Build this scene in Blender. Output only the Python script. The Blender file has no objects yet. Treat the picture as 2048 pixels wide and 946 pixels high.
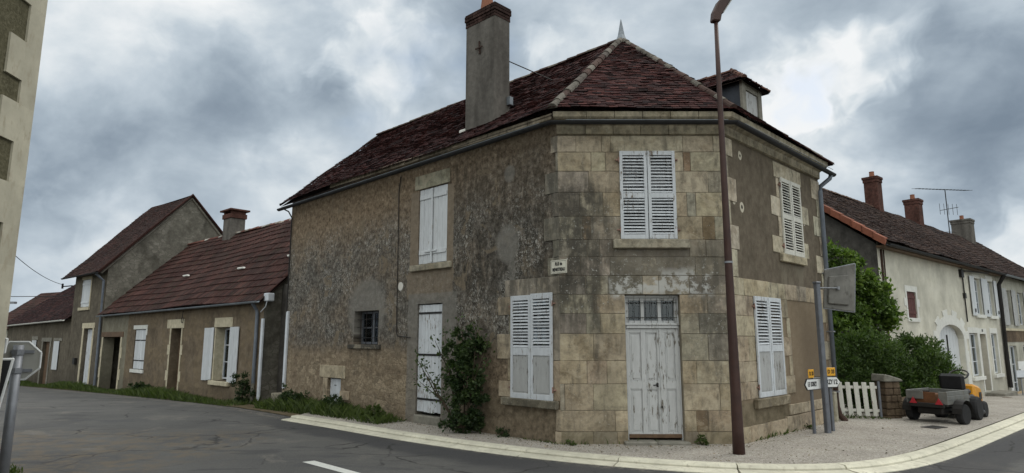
import bpy, bmesh, math, random
from math import sin, cos, radians, pi, atan, sqrt
from mathutils import Vector, Matrix
random.seed(7)
R = random.uniform
sc = bpy.context.scene

# ------------------------------------------------------------------ camera
EYE = 1.75
cam_d = bpy.data.cameras.new('camera'); cam = bpy.data.objects.new('camera', cam_d)
sc.collection.objects.link(cam); sc.camera = cam
cam_d.sensor_width = 36.0; cam_d.lens = 1270/2048*36
cam_d.clip_start = .05; cam_d.clip_end = 3000
cam.location = (0, 0, EYE)
cam.rotation_euler = (radians(90)+atan(205/1270), 0, 0)

# ------------------------------------------------------------------ node helper
class Mat:
    def __init__(s, name, rough=.9, spec=.25, tree=None):
        if tree is None:
            s.m = bpy.data.materials.new(name); s.m.use_nodes = True
            s.t = s.m.node_tree; s.b = s.t.nodes['Principled BSDF']
            s.b.inputs['Roughness'].default_value = rough
            s.b.inputs['Specular IOR Level'].default_value = spec
        else:
            s.t = tree
    def nd(s, typ, **kw):
        n = s.t.nodes.new(typ)
        for k, v in kw.items(): setattr(n, k, v)
        return n
    def put(s, inp, v):
        if isinstance(v, bpy.types.NodeSocket): s.t.links.new(v, inp)
        elif isinstance(v, (tuple, list)) and len(v) == 3 and inp.type == 'RGBA': inp.default_value = (*v, 1)
        else: inp.default_value = v
    def uv(s): return s.nd('ShaderNodeUVMap', uv_map='UV').outputs[0]
    def obj(s): return s.nd('ShaderNodeTexCoord').outputs['Object']
    def gen(s): return s.nd('ShaderNodeTexCoord').outputs['Generated']
    def col(s, name='Col'): return s.nd('ShaderNodeAttribute', attribute_name=name).outputs['Color']
    def vs(s, v, sc_, loc=(0, 0, 0)):
        n = s.nd('ShaderNodeMapping'); s.put(n.inputs['Vector'], v)
        n.inputs['Scale'].default_value = sc_; n.inputs['Location'].default_value = loc
        return n.outputs[0]
    def noise(s, v, scale, detail=4, rough=.6, dist=0, c=False):
        n = s.nd('ShaderNodeTexNoise'); s.put(n.inputs['Vector'], v)
        n.inputs['Scale'].default_value = scale; n.inputs['Detail'].default_value = detail
        n.inputs['Roughness'].default_value = rough; n.inputs['Distortion'].default_value = dist
        return n.outputs['Color' if c else 'Fac']
    def vor(s, v, scale, feature='F1', out='Distance', rnd=1):
        n = s.nd('ShaderNodeTexVoronoi', feature=feature); s.put(n.inputs['Vector'], v)
        n.inputs['Scale'].default_value = scale; n.inputs['Randomness'].default_value = rnd
        return n.outputs[out]
    def ramp(s, f, stops, interp='LINEAR'):
        n = s.nd('ShaderNodeValToRGB'); s.put(n.inputs[0], f); cr = n.color_ramp; cr.interpolation = interp
        while len(cr.elements) < len(stops): cr.elements.new(.5)
        for e, (p, c) in zip(cr.elements, stops):
            e.position = p; e.color = (c, c, c, 1) if isinstance(c, (int, float)) else (*c, 1)
        return n.outputs[0]
    def mix(s, f, a, b, blend='MIX'):
        n = s.nd('ShaderNodeMix', data_type='RGBA', blend_type=blend, clamp_result=False)
        s.put(n.inputs[0], f); s.put(n.inputs[6], a); s.put(n.inputs[7], b)
        return n.outputs[2]
    def m_(s, op, a, b=0.0, c=0.0):
        n = s.nd('ShaderNodeMath', operation=op); s.put(n.inputs[0], a); s.put(n.inputs[1], b); s.put(n.inputs[2], c)
        return n.outputs[0]
    def ss(s, x, a, b, lo=0., hi=1.):
        n = s.nd('ShaderNodeMapRange', interpolation_type='SMOOTHSTEP'); s.put(n.inputs[0], x)
        n.inputs[1].default_value = a; n.inputs[2].default_value = b
        n.inputs[3].default_value = lo; n.inputs[4].default_value = hi
        return n.outputs[0]
    def xyz(s, v):
        n = s.nd('ShaderNodeSeparateXYZ'); s.put(n.inputs[0], v); return n.outputs
    def rect(s, u, z, u0, u1, z0, z1, k=.06):
        a = s.m_('MULTIPLY', s.ss(u, u0-k, u0+k), s.ss(u, u1-k, u1+k, 1, 0))
        b = s.m_('MULTIPLY', s.ss(z, z0-k, z0+k), s.ss(z, z1-k, z1+k, 1, 0))
        return s.m_('MULTIPLY', a, b)
    def warp(s, v, amt, scale):
        n = s.nd('ShaderNodeVectorMath', operation='MULTIPLY_ADD')
        s.put(n.inputs[0], s.noise(v, scale, 3, c=True)); n.inputs[1].default_value = (amt,)*3
        n2 = s.nd('ShaderNodeVectorMath', operation='ADD'); n2.inputs[1].default_value = (-amt/2,)*3
        s.put(n.inputs[2], v); s.put(n2.inputs[0], n.outputs[0]); return n2.outputs[0]
    def bump(s, h, strength=.5, dist=.02, prev=None):
        n = s.nd('ShaderNodeBump'); s.put(n.inputs['Height'], h)
        n.inputs['Strength'].default_value = strength; n.inputs['Distance'].default_value = dist
        if prev is not None: s.put(n.inputs['Normal'], prev)
        s.put(s.b.inputs['Normal'], n.outputs[0]); return n.outputs[0]
    def base(s, c): s.put(s.b.inputs['Base Color'], c); return s

# ------------------------------------------------------------------ world: cloudy sky over a Nishita sky
SUN_EL, SUN_AZ = radians(48), radians(62)      # azimuth measured clockwise from +Y
w = bpy.data.worlds.new('World'); sc.world = w; w.use_nodes = True
wt = Mat('w', tree=w.node_tree)
bg = w.node_tree.nodes['Background']
sky = wt.nd('ShaderNodeTexSky', sky_type='NISHITA'); sky.sun_disc = False
sky.sun_elevation = SUN_EL; sky.sun_rotation = SUN_AZ; sky.air_density = 1.2; sky.dust_density = 1.5
g = wt.gen(); x, y, z = wt.xyz(g)
zz = wt.m_('MAXIMUM', wt.m_('ADD', z, .28), .05)
comb = wt.nd('ShaderNodeCombineXYZ')
wt.put(comb.inputs[0], wt.m_('DIVIDE', x, zz)); wt.put(comb.inputs[1], wt.m_('DIVIDE', y, zz))
cp = comb.outputs[0]
def pixdir(px, py):
    p = atan(205/1270); v = -(py-473)/1270
    return Vector(((px-1024)/1270, cos(p)-v*sin(p), sin(p)+v*cos(p))).normalized()
gs = wt.vs(g, (1, 1, 1.55))
big = wt.noise(wt.vs(gs, (1, 1, 1), (3.1, 1.7, .4)), 3.1, 9, .50, .35)
fine = wt.noise(wt.vs(gs, (1, 1, 1), (7.7, 0, 2)), 7.5, 8, .56, .3)
soft = wt.noise(wt.vs(cp, (1, 1, 1), (1.3, 5.1, 2)), 1.2, 4, .5, .3)
fld = wt.m_('ADD', wt.m_('MULTIPLY', big, .62), wt.m_('MULTIPLY', fine, .38))
wob = wt.warp(wt.warp(g, .20, 5.5), .085, 19)
def blob(px, py, rad, amt, cur):
    d = pixdir(px, py)
    n = wt.nd('ShaderNodeVectorMath', operation='DISTANCE'); wt.put(n.inputs[0], wob); n.inputs[1].default_value = d
    return wt.m_('ADD', cur, wt.ss(n.outputs[1], rad*.40, rad*1.1, amt*.9, 0))
for b in [(740, 95, .11, .17), (690, 90, .07, .08), (560, 30, .10, .07), (1560, 205, .065, .12), (1620, 155, .070, .14), (1700, 105, .065, .11), (1780, 75, .05, .07), (1500, 245, .06, .09), (1600, 230, .06, .04), (2040, 530, .09, .17), (1850, 500, .1, .05), (230, 440, .09, .09), (400, 420, .12, .05),
          (250, 60, .22, .07), (60, 200, .15, .04), (120, 500, .10, .08), (560, 380, .12, .05), (130, 330, .09, -.05), (300, 290, .16, -.08), (430, 210, .12, -.06), (560, 190, .10, -.06), (200, 400, .09, -.06), (900, 60, .12, -.09), (1000, 40, .1, -.05), (860, 190, .08, -.02), (1400, 60, .17, -.05), (1330, 130, .1, -.03),
          (1960, 160, .15, -.09), (1880, 240, .13, -.08), (2000, 330, .15, -.06), (1760, 220, .09, -.05), (1960, 440, .10, -.07), (1080, 110, .05, .08), (1760, 10, .09, -.05)]:
    fld = blob(*b, fld)
cloud = wt.ramp(fld, [(.24, (2.0, 2.55, 3.2)), (.36, (2.9, 3.55, 4.25)), (.46, (4.1, 4.85, 5.55)), (.54, (5.3, 6.05, 6.7)), (.62, (6.9, 7.5, 7.9)), (.72, (9.0, 9.2, 9.3))])
blue = wt.m_('MULTIPLY', wt.ss(soft, .60, .68), wt.ss(z, .1, .4))
d = pixdir(1590, 190); nn = wt.nd('ShaderNodeVectorMath', operation='DISTANCE'); wt.put(nn.inputs[0], wob); nn.inputs[1].default_value = d
blue = wt.m_('MULTIPLY', wt.m_('ADD', blue, wt.ss(nn.outputs[1], .01, .05, 1, 0)), .35)
skyc = wt.mix(blue, cloud, wt.mix(1.0, sky.outputs[0], (1.4, 1.4, 1.4), 'MULTIPLY'))
# unseen sky overhead and behind camera, boosted and warmed to light the walls
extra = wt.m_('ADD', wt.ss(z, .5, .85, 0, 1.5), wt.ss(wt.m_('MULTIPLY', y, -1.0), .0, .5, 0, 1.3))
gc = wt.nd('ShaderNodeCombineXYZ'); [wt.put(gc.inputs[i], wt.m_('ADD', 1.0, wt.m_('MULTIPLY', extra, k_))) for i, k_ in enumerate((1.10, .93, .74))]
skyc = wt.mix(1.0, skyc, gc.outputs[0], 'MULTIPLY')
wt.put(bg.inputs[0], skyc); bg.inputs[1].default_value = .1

sun_d = bpy.data.lights.new('sun', 'SUN'); sun = bpy.data.objects.new('sun', sun_d); sc.collection.objects.link(sun)
sun_d.energy = .9; sun_d.angle = radians(20); sun_d.color = (1, .95, .88)
sd = Vector((sin(SUN_AZ)*cos(SUN_EL), cos(SUN_AZ)*cos(SUN_EL), sin(SUN_EL)))
sun.rotation_euler = sd.to_track_quat('Z', 'Y').to_euler()
vsn = sc.view_settings; vsn.view_transform = 'Standard'; vsn.look = 'None'; vsn.gamma = 1; vsn.use_curve_mapping = False
vsn.exposure = 0.0

# ------------------------------------------------------------------ mesh helpers
class Fr:
    """vertical plane frame: u along the wall, n outwards to the street, z up"""
    def __init__(s, o, az, side):
        s.o = Vector((o[0], o[1], 0)); a = radians(az)
        s.d = Vector((sin(a), cos(a), 0)); s.n = Vector((cos(a), -sin(a), 0))*side
    def P(s, u, n, z): return s.o + s.d*u + s.n*n + Vector((0, 0, z))
class MB:
    def __init__(s): s.v = []; s.f = []; s.c = []; s.uv = []
    def add(s, vs, fs, col=(1, 1, 1), uvs=None):
        k = len(s.v); s.v += [Vector(p) for p in vs]
        s.f += [tuple(i+k for i in f) for f in fs]
        s.c += [col]*len(vs); s.uv += (uvs if uvs else [(p[0], p[1]) for p in vs])
        return s
    def box(s, F, u0, u1, n0, n1, z0, z1, col=(1, 1, 1), du=0, dn=0):
        # du, dn shift of the top against the bottom
        q = [(u0, n0, z0), (u1, n0, z0), (u1, n1, z0), (u0, n1, z0), (u0+du, n0+dn, z1), (u1+du, n0+dn, z1), (u1+du, n1+dn, z1), (u0+du, n1+dn, z1)]
        return s.add([F.P(*t) for t in q], [(0, 1, 2, 3), (4, 5, 6, 7), (0, 1, 5, 4), (1, 2, 6, 5), (2, 3, 7, 6), (3, 0, 4, 7)], col, [(t[0], t[2]) for t in q])
    def quad(s, F, q, col=(1, 1, 1)):
        return s.add([F.P(*t) for t in q], [tuple(range(len(q)))], col, [(t[0], t[2]) for t in q])
    def prism(s, F, pts, n0, n1, col=(1, 1, 1)):
        k = len(pts)
        q = [(u, n0, z) for u, z in pts]+[(u, n1, z) for u, z in pts]
        fs = [tuple(range(k)), tuple(range(k, 2*k))]+[(i, (i+1) % k, (i+1) % k+k, i+k) for i in range(k)]
        return s.add([F.P(*t) for t in q], fs, col, [(t[0], t[2]) for t in q])
    def tube(s, pts, r, seg=8, col=(1, 1, 1), cap=True):
        pts = [Vector(p) for p in pts]; rs = r if isinstance(r, (list, tuple)) else [r]*len(pts)
        vs = []; fs = []
        for i, p in enumerate(pts):
            t = (pts[min(i+1, len(pts)-1)]-pts[max(i-1, 0)]).normalized()
            a = t.cross(Vector((0, 0, 1))); a = a.normalized() if a.length > .01 else Vector((1, 0, 0))
            b = t.cross(a)
            for k in range(seg):
                an = 2*pi*k/seg; vs.append(p+(a*cos(an)+b*sin(an))*rs[i])
        for i in range(len(pts)-1):
            for k in range(seg):
                k2 = (k+1) % seg; fs.append((i*seg+k, i*seg+k2, (i+1)*seg+k2, (i+1)*seg+k))
        if cap: fs.append(tuple(range(seg))); fs.append(tuple(range((len(pts)-1)*seg, len(pts)*seg)))
        return s.add(vs, fs, col)
    def lathe(s, c, prof, seg=16, col=(1, 1, 1), axis=None):
        c = Vector(c); ax = (axis or Vector((0, 0, 1))).normalized()
        a = ax.cross(Vector((0, 0, 1))); a = a.normalized() if a.length > .01 else Vector((1, 0, 0)); b = ax.cross(a)
        vs = []; fs = []
        for r, h in prof:
            for k in range(seg):
                an = 2*pi*k/seg; vs.append(c+ax*h+(a*cos(an)+b*sin(an))*r)
        for i in range(len(prof)-1):
            for k in range(seg):
                k2 = (k+1) % seg; fs.append((i*seg+k, i*seg+k2, (i+1)*seg+k2, (i+1)*seg+k))
        fs.append(tuple(range(seg))); fs.append(tuple(range((len(prof)-1)*seg, len(prof)*seg)))
        return s.add(vs, fs, col)
    def sweep(s, path, prof, col=(1, 1, 1), closed=True):
        """path: 2D corner points (x,y[,z]) ; prof: (n,z) ring; outward = right-hand side given by 'nrm'"""
        pts = [Vector((p[0], p[1])) for p in path]; zs = [p[2] if len(p) > 2 else 0 for p in path]
        ns = []
        for i in range(len(pts)-1):
            d_ = (pts[i+1]-pts[i]).normalized(); ns.append(Vector((d_.y, -d_.x)))
        vs = []; uvs = []; L = 0
        for i, p in enumerate(pts):
            if i == 0: m = ns[0]
            elif i == len(pts)-1: m = ns[-1]
            else:
                m = (ns[i-1]+ns[i]).normalized(); m = m/max(.3, m.dot(ns[i]))
            if i: L += (pts[i]-pts[i-1]).length
            for (n, zv) in prof:
                q = p+m*n; vs.append((q.x, q.y, zv+zs[i])); uvs.append((L, zv))
        k = len(prof); fs = []
        for i in range(len(pts)-1):
            for j in range(k if closed else k-1):
                j2 = (j+1) % k; fs.append((i*k+j, i*k+j2, (i+1)*k+j2, (i+1)*k+j))
        if closed: fs += [tuple(range(k)), tuple(range((len(pts)-1)*k, len(pts)*k))]
        return s.add(vs, fs, col, uvs)

BASE = {}
def link(o): sc.collection.objects.link(o); return o
def props(o, label=None, cat=None, group=None, kind=None):
    if label: o['label'] = label
    if cat: o['category'] = cat
    if group: o['group'] = group
    if kind: o['kind'] = kind
    return o
def thing(name, label, cat, loc, group=None):
    o = link(bpy.data.objects.new(name, None)); o.location = loc; o.empty_display_size = .2
    BASE[o] = Vector(loc); return props(o, label, cat, group)
WHOLE = {'spray', 'roof_slope', 'foliage', 'crown', 'spray', 'lettering', 'grass_strip', 'grass_patch', 'road', 'ground', 'kerb', 'hip_ridge', 'ridge_capping', 'roof', 'dormer_roof', 'shrub', 'interior', 'shed_interior', 'cut_stone_front', 'stem', 'door_moulding', 'door_frame'}
def clusters(mb, tol=.04):
    par = list(range(len(mb.v)))
    def fd(i):
        while par[i] != i: par[i] = par[par[i]]; i = par[i]
        return i
    for f in mb.f:
        for q in f[1:]: par[fd(q)] = fd(f[0])
    isl = {}
    for i in range(len(mb.v)): isl.setdefault(fd(i), []).append(i)
    if not 1 < len(isl) <= 260: return None
    ks = list(isl); bx = []
    for k in ks:
        P = [mb.v[i] for i in isl[k]]; bx.append([(min(p[a] for p in P)-tol/2, max(p[a] for p in P)+tol/2) for a in range(3)])
    grp = list(range(len(ks)))
    def fg(i):
        while grp[i] != i: i = grp[i]
        return i
    for i in range(len(ks)):
        for j in range(i):
            if all(bx[i][a][0] <= bx[j][a][1] and bx[j][a][0] <= bx[i][a][1] for a in range(3)): grp[fg(i)] = fg(j)
    out = {}
    for i, k in enumerate(ks): out.setdefault(fg(i), []).extend(isl[k])
    if len(out) < 2: return None
    res = []
    for vs in out.values():
        vs = sorted(vs); mp = {v: i for i, v in enumerate(vs)}; m = MB(); m.v = [mb.v[i] for i in vs]; m.c = [mb.c[i] for i in vs]; m.uv = [mb.uv[i] for i in vs]
        m.f = [tuple(mp[i] for i in f) for f in mb.f if f[0] in mp]; res.append(m)
    return res
def mesh(name, mb, mat, parent=None, label=None, loc=(0, 0, 0), bevel=0, smooth=False, recalc=True):
    if parent is not None and name not in WHOLE:
        cl = clusters(mb)
        if cl: return [mesh1(name, m, mat, parent, label, loc, bevel, smooth, recalc) for m in cl][0]
    return mesh1(name, mb, mat, parent, label, loc, bevel, smooth, recalc)
def mesh1(name, mb, mat, parent=None, label=None, loc=(0, 0, 0), bevel=0, smooth=False, recalc=True):
    base = BASE[parent] if parent else Vector(loc)
    me = bpy.data.meshes.new(name)
    me.from_pydata([tuple(p-base) for p in mb.v], [], mb.f)
    if recalc:
        bm = bmesh.new(); bm.from_mesh(me); bmesh.ops.recalc_face_normals(bm, faces=bm.faces); bm.to_mesh(me); bm.free()
    ca = me.color_attributes.new('Col', 'FLOAT_COLOR', 'POINT')
    ca.data.foreach_set('color', [q for c in mb.c for q in (c[0], c[1], c[2], 1)])
    ul = me.uv_layers.new(name='UV'); buf = []
    for l in me.loops: buf += [*mb.uv[l.vertex_index]]
    ul.data.foreach_set('uv', buf)
    for m in (mat if isinstance(mat, list) else [mat]): me.materials.append(m)
    if smooth:
        me.polygons.foreach_set('use_smooth', [True]*len(me.polygons))
    o = link(bpy.data.objects.new(name, me))
    if parent: o.parent = parent
    else: o.location = base
    BASE[o] = base
    if bevel:
        b = o.modifiers.new('bevel', 'BEVEL'); b.width = bevel; b.segments = 1; b.limit_method = 'ANGLE'; b.angle_limit = radians(50)
    if label: o['label'] = label
    return o
def text_mesh(body, size, F, u, z, n, mat, parent, name='lettering', wid=None, depth=.002, bold=.0, flip=False):
    cu = bpy.data.curves.new(name, 'FONT'); cu.body = body; cu.size = size; cu.extrude = depth; cu.offset = bold
    cu.align_x = 'CENTER'; cu.align_y = 'CENTER'; cu.resolution_u = 3
    t = bpy.data.objects.new('tmp', cu); sc.collection.objects.link(t)
    bpy.context.view_layer.update()
    me = bpy.data.meshes.new_from_object(t.evaluated_get(bpy.context.evaluated_depsgraph_get()))
    xs = [v.co.x for v in me.vertices]; W = max(xs)-min(xs); k = (wid/W if wid else 1); sgn = -1 if flip else 1
    mb = MB(); mb.add([F.P(u+sgn*v.co.x*k, n+v.co.z, z+v.co.y) for v in me.vertices], [tuple(p.vertices) for p in me.polygons])
    bpy.data.objects.remove(t); bpy.data.curves.remove(cu); bpy.data.meshes.remove(me)
    return mesh(name, mb, mat, parent)

def wallplate(mb, F, u0, u1, z0, z1, holes=(), n=0.0, depth=.3, col=(1, 1, 1)):
    us = sorted({u0, u1, *[h[0] for h in holes], *[h[1] for h in holes]}); zs = sorted({z0, z1, *[h[2] for h in holes], *[h[3] for h in holes]})
    us = [q for q in us if u0 <= q <= u1]; zs = [q for q in zs if z0 <= q <= z1]
    for i in range(len(us)-1):
        for j in range(len(zs)-1):
            cu_, cz = (us[i]+us[i+1])/2, (zs[j]+zs[j+1])/2
            if any(h[0] < cu_ < h[1] and h[2] < cz < h[3] for h in holes): continue
            mb.quad(F, [(us[i], n, zs[j]), (us[i+1], n, zs[j]), (us[i+1], n, zs[j+1]), (us[i], n, zs[j+1])], col)
    for (a, b, c, d_) in [h[:4] for h in holes]:
        m = n-depth
        mb.quad(F, [(a, n, c), (a, n, d_), (a, m, d_), (a, m, c)], col); mb.quad(F, [(b, n, c), (b, n, d_), (b, m, d_), (b, m, c)], col)
        mb.quad(F, [(a, n, d_), (b, n, d_), (b, m, d_), (a, m, d_)], col); mb.quad(F, [(a, n, c), (b, n, c), (b, m, c), (a, m, c)], col)
    return mb

def lerp(a, b, t): return a+(b-a)*t
def tiles(P0, P1, P2, P3, row, wid, pal, thick=.012, sag=.035, jit=.009, lift=.02, seed=1, wav=.0):
    """P0-P1 eave (left, right), P3-P2 top (left, right). Individually laid, overlapping tiles."""
    rnd = random.Random(seed); mb = MB(); P0, P1, P2, P3 = map(Vector, (P0, P1, P2, P3))
    nrm = (P1-P0).cross(P3-P0).normalized()
    if nrm.z < 0: nrm = -nrm
    H = ((P3-P0).length+(P2-P1).length)/2; nr = int(H/row)
    def dz(p): return sin(p.x*1.1+p.y*.7)*sag*.5+sin(p.x*.45-p.y*.6+1)*sag+sin(p.x*2.7+p.y*2.2+p.z*3)*sag*.22
    for r in range(nr+1):
        t0 = r/nr; t1 = min(1.0, (r+1.25)/nr)
        if t0 >= 1: break
        a, b = lerp(P0, P3, t0), lerp(P1, P2, t0); a1, b1 = lerp(P0, P3, t1), lerp(P1, P2, t1)
        L = (b-a).length
        if L < .05: break
        e = (b-a)/L; up = (a1-a)-e*((a1-a).dot(e)); 
        off = (wid*.5 if r % 2 else 0)+rnd.uniform(-.012, .012); s0 = -off
        rj = rnd.uniform(-.006, .006)
        while s0 < L:
            s1 = s0+wid*rnd.uniform(.93, 1.03); q0, q1 = max(0, s0), min(L, s1)
            if q1-q0 > .02:
                g_ = .004; j = rnd.uniform(-jit, jit); dn = rnd.uniform(-.012, .012)*(1 if row < .2 else .6)
                tilt = rnd.uniform(-jit, jit)
                if rnd.random() < .02: j += .012; dn += .02*rnd.choice((-1, 1)); tilt *= 3
                A = a+e*(q0+g_)-up.normalized()*(dn+rj); B = a+e*(q1-g_)-up.normalized()*(dn+rj+tilt*.5)
                A1 = a+e*(q0+g_)+up; B1 = a+e*(q1-g_)+up
                hA = lift+j+dz(A); hB = lift+j+tilt+dz(B); h1 = dz(A1)+.003
                pa = rnd.choice(pal); k = rnd.uniform(.82, 1.18); c = tuple(q*k for q in pa)
                if wav:
                    M0 = lerp(A, B, .5); M1 = lerp(A1, B1, .5)
                    vs = [A+nrm*hA, M0+nrm*(hA+wav), B+nrm*hB, A1+nrm*h1, M1+nrm*(h1+wav), B1+nrm*h1]
                    vs += [v-nrm*thick for v in vs[:3]]
                    mb.add(vs, [(0, 1, 4, 3), (1, 2, 5, 4), (6, 7, 1, 0), (7, 8, 2, 1), (0, 3, 6), (2, 5, 8)], c)
                else:
                    vs = [A+nrm*hA, B+nrm*hB, B1+nrm*h1, A1+nrm*h1, A+nrm*(hA-thick), B+nrm*(hB-thick), B1+nrm*(h1-thick), A1+nrm*(h1-thick)]
                    mb.add(vs, [(0, 1, 2, 3), (4, 5, 1, 0), (0, 3, 7, 4), (1, 2, 6, 5)], c)
            s0 = s1
    kk = .03+sag*1.75
    mb.add([P0-nrm*kk, P1-nrm*kk, P2-nrm*kk, P3-nrm*kk] if (P2-P3).length > .01 else [P0-nrm*kk, P1-nrm*kk, P2-nrm*kk], [(0, 1, 2, 3)] if (P2-P3).length > .01 else [(0, 1, 2)], (.05, .035, .03))
    return mb
def ridge_tiles(P, Q, r=.1, step=.34, cols=((.2, .17, .14),), seed=1, up=Vector((0, 0, 1)), drop=.0):
    rnd = random.Random(seed); mb = MB(); P, Q = Vector(P), Vector(Q); L = (Q-P).length; e = (Q-P)/L; n = int(L/step)
    side = e.cross(up).normalized(); upv = side.cross(e).normalized()
    for i in range(n+1):
        a = P+e*(i*step*L/(n*step)*.999 if n else 0); b = a+e*(step*1.18)
        r0, r1 = r*rnd.uniform(1.0, 1.14), r*rnd.uniform(.85, .95); h = rnd.uniform(-.008, .012)
        vs = []
        for (p, rr) in ((a, r0), (b, r1)):
            for k in range(7):
                an = pi*k/6; vs.append(p+side*cos(an)*rr+upv*(sin(an)*rr+h-.03))
        fs = [(k, k+1, k+8, k+7) for k in range(6)]+[tuple(range(7))]
        c = rnd.choice(cols); k_ = rnd.uniform(.75, 1.25); mb.add(vs, fs, tuple(q*k_ for q in c))
    return mb

# ------------------------------------------------------------------ materials
def simple(name, col, rough=.8, spec=.3, metal=0, nz=.25, nscale=9, bump=.0, dirt=None):
    m = Mat(name, rough, spec); m.b.inputs['Metallic'].default_value = metal
    n = m.noise(m.obj(), nscale, 5); n2 = m.noise(m.obj(), nscale*.17, 3)
    c = m.mix(1, tuple(col), m.ramp(n, [(.25, 1-nz), (.75, 1+nz)]), 'MULTIPLY')
    c = m.mix(1, c, m.ramp(n2, [(.3, 1-nz*.7), (.7, 1+nz*.5)]), 'MULTIPLY')
    c = m.mix(1, c, m.col(), 'MULTIPLY')
    if dirt:
        c = m.mix(m.ss(m.noise(m.vs(m.obj(), (2, 2, .8)), 6, 6, .7), .52, .68, 0, .8), c, dirt)
    m.base(c)
    if bump: m.bump(n, bump, .01)
    return m.m

def paint(name, col, under=(.13, .11, .085), amt=.60, rough=.6):
    """old flaking paint over grey wood: flakes run along the grain"""
    m = Mat(name, rough, .3); o = m.obj()
    s_ = m.noise(m.vs(o, (14, 14, 2.2)), 2.2, 7, .72); b_ = m.noise(o, 1.7, 4)
    f = m.m_('ADD', m.m_('MULTIPLY', s_, .75), m.m_('MULTIPLY', b_, .35))
    c = m.mix(m.ramp(m.noise(m.vs(o, (3, 3, .9)), 4, 4), [(.3, .0), (.8, .55)]), tuple(col), tuple(q*.62 for q in col))
    c = m.mix(1, c, m.col(), 'MULTIPLY')
    pe = m.ss(f, amt, amt+.05)
    c = m.mix(pe, c, under)
    m.base(c); m.bump(m.m_('SUBTRACT', m.m_('MULTIPLY', s_, .5), pe), .4, .003)
    return m.m

def tile_mat(name, lich=(.2, .19, .16), amt=.6, moss=None):
    m = Mat(name, .9, .15); o = m.obj()
    c = m.mix(1, m.col(), m.ramp(m.noise(o, 14, 5, .7), [(.3, .65), (.75, 1.35)]), 'MULTIPLY')
    c = m.mix(1, c, m.ramp(m.noise(o, .9, 4, .6), [(.3, .62), (.7, 1.3)]), 'MULTIPLY')
    c = m.mix(m.ss(m.noise(o, 22, 5, .75), amt, amt+.07, 0, .75), c, lich)
    if moss: c = m.mix(m.ss(m.noise(o, 3.1, 6, .7), .58, .66, 0, .7), c, moss)
    m.base(c); m.bump(m.noise(o, 40, 3), .35, .006); return m.m

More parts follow.
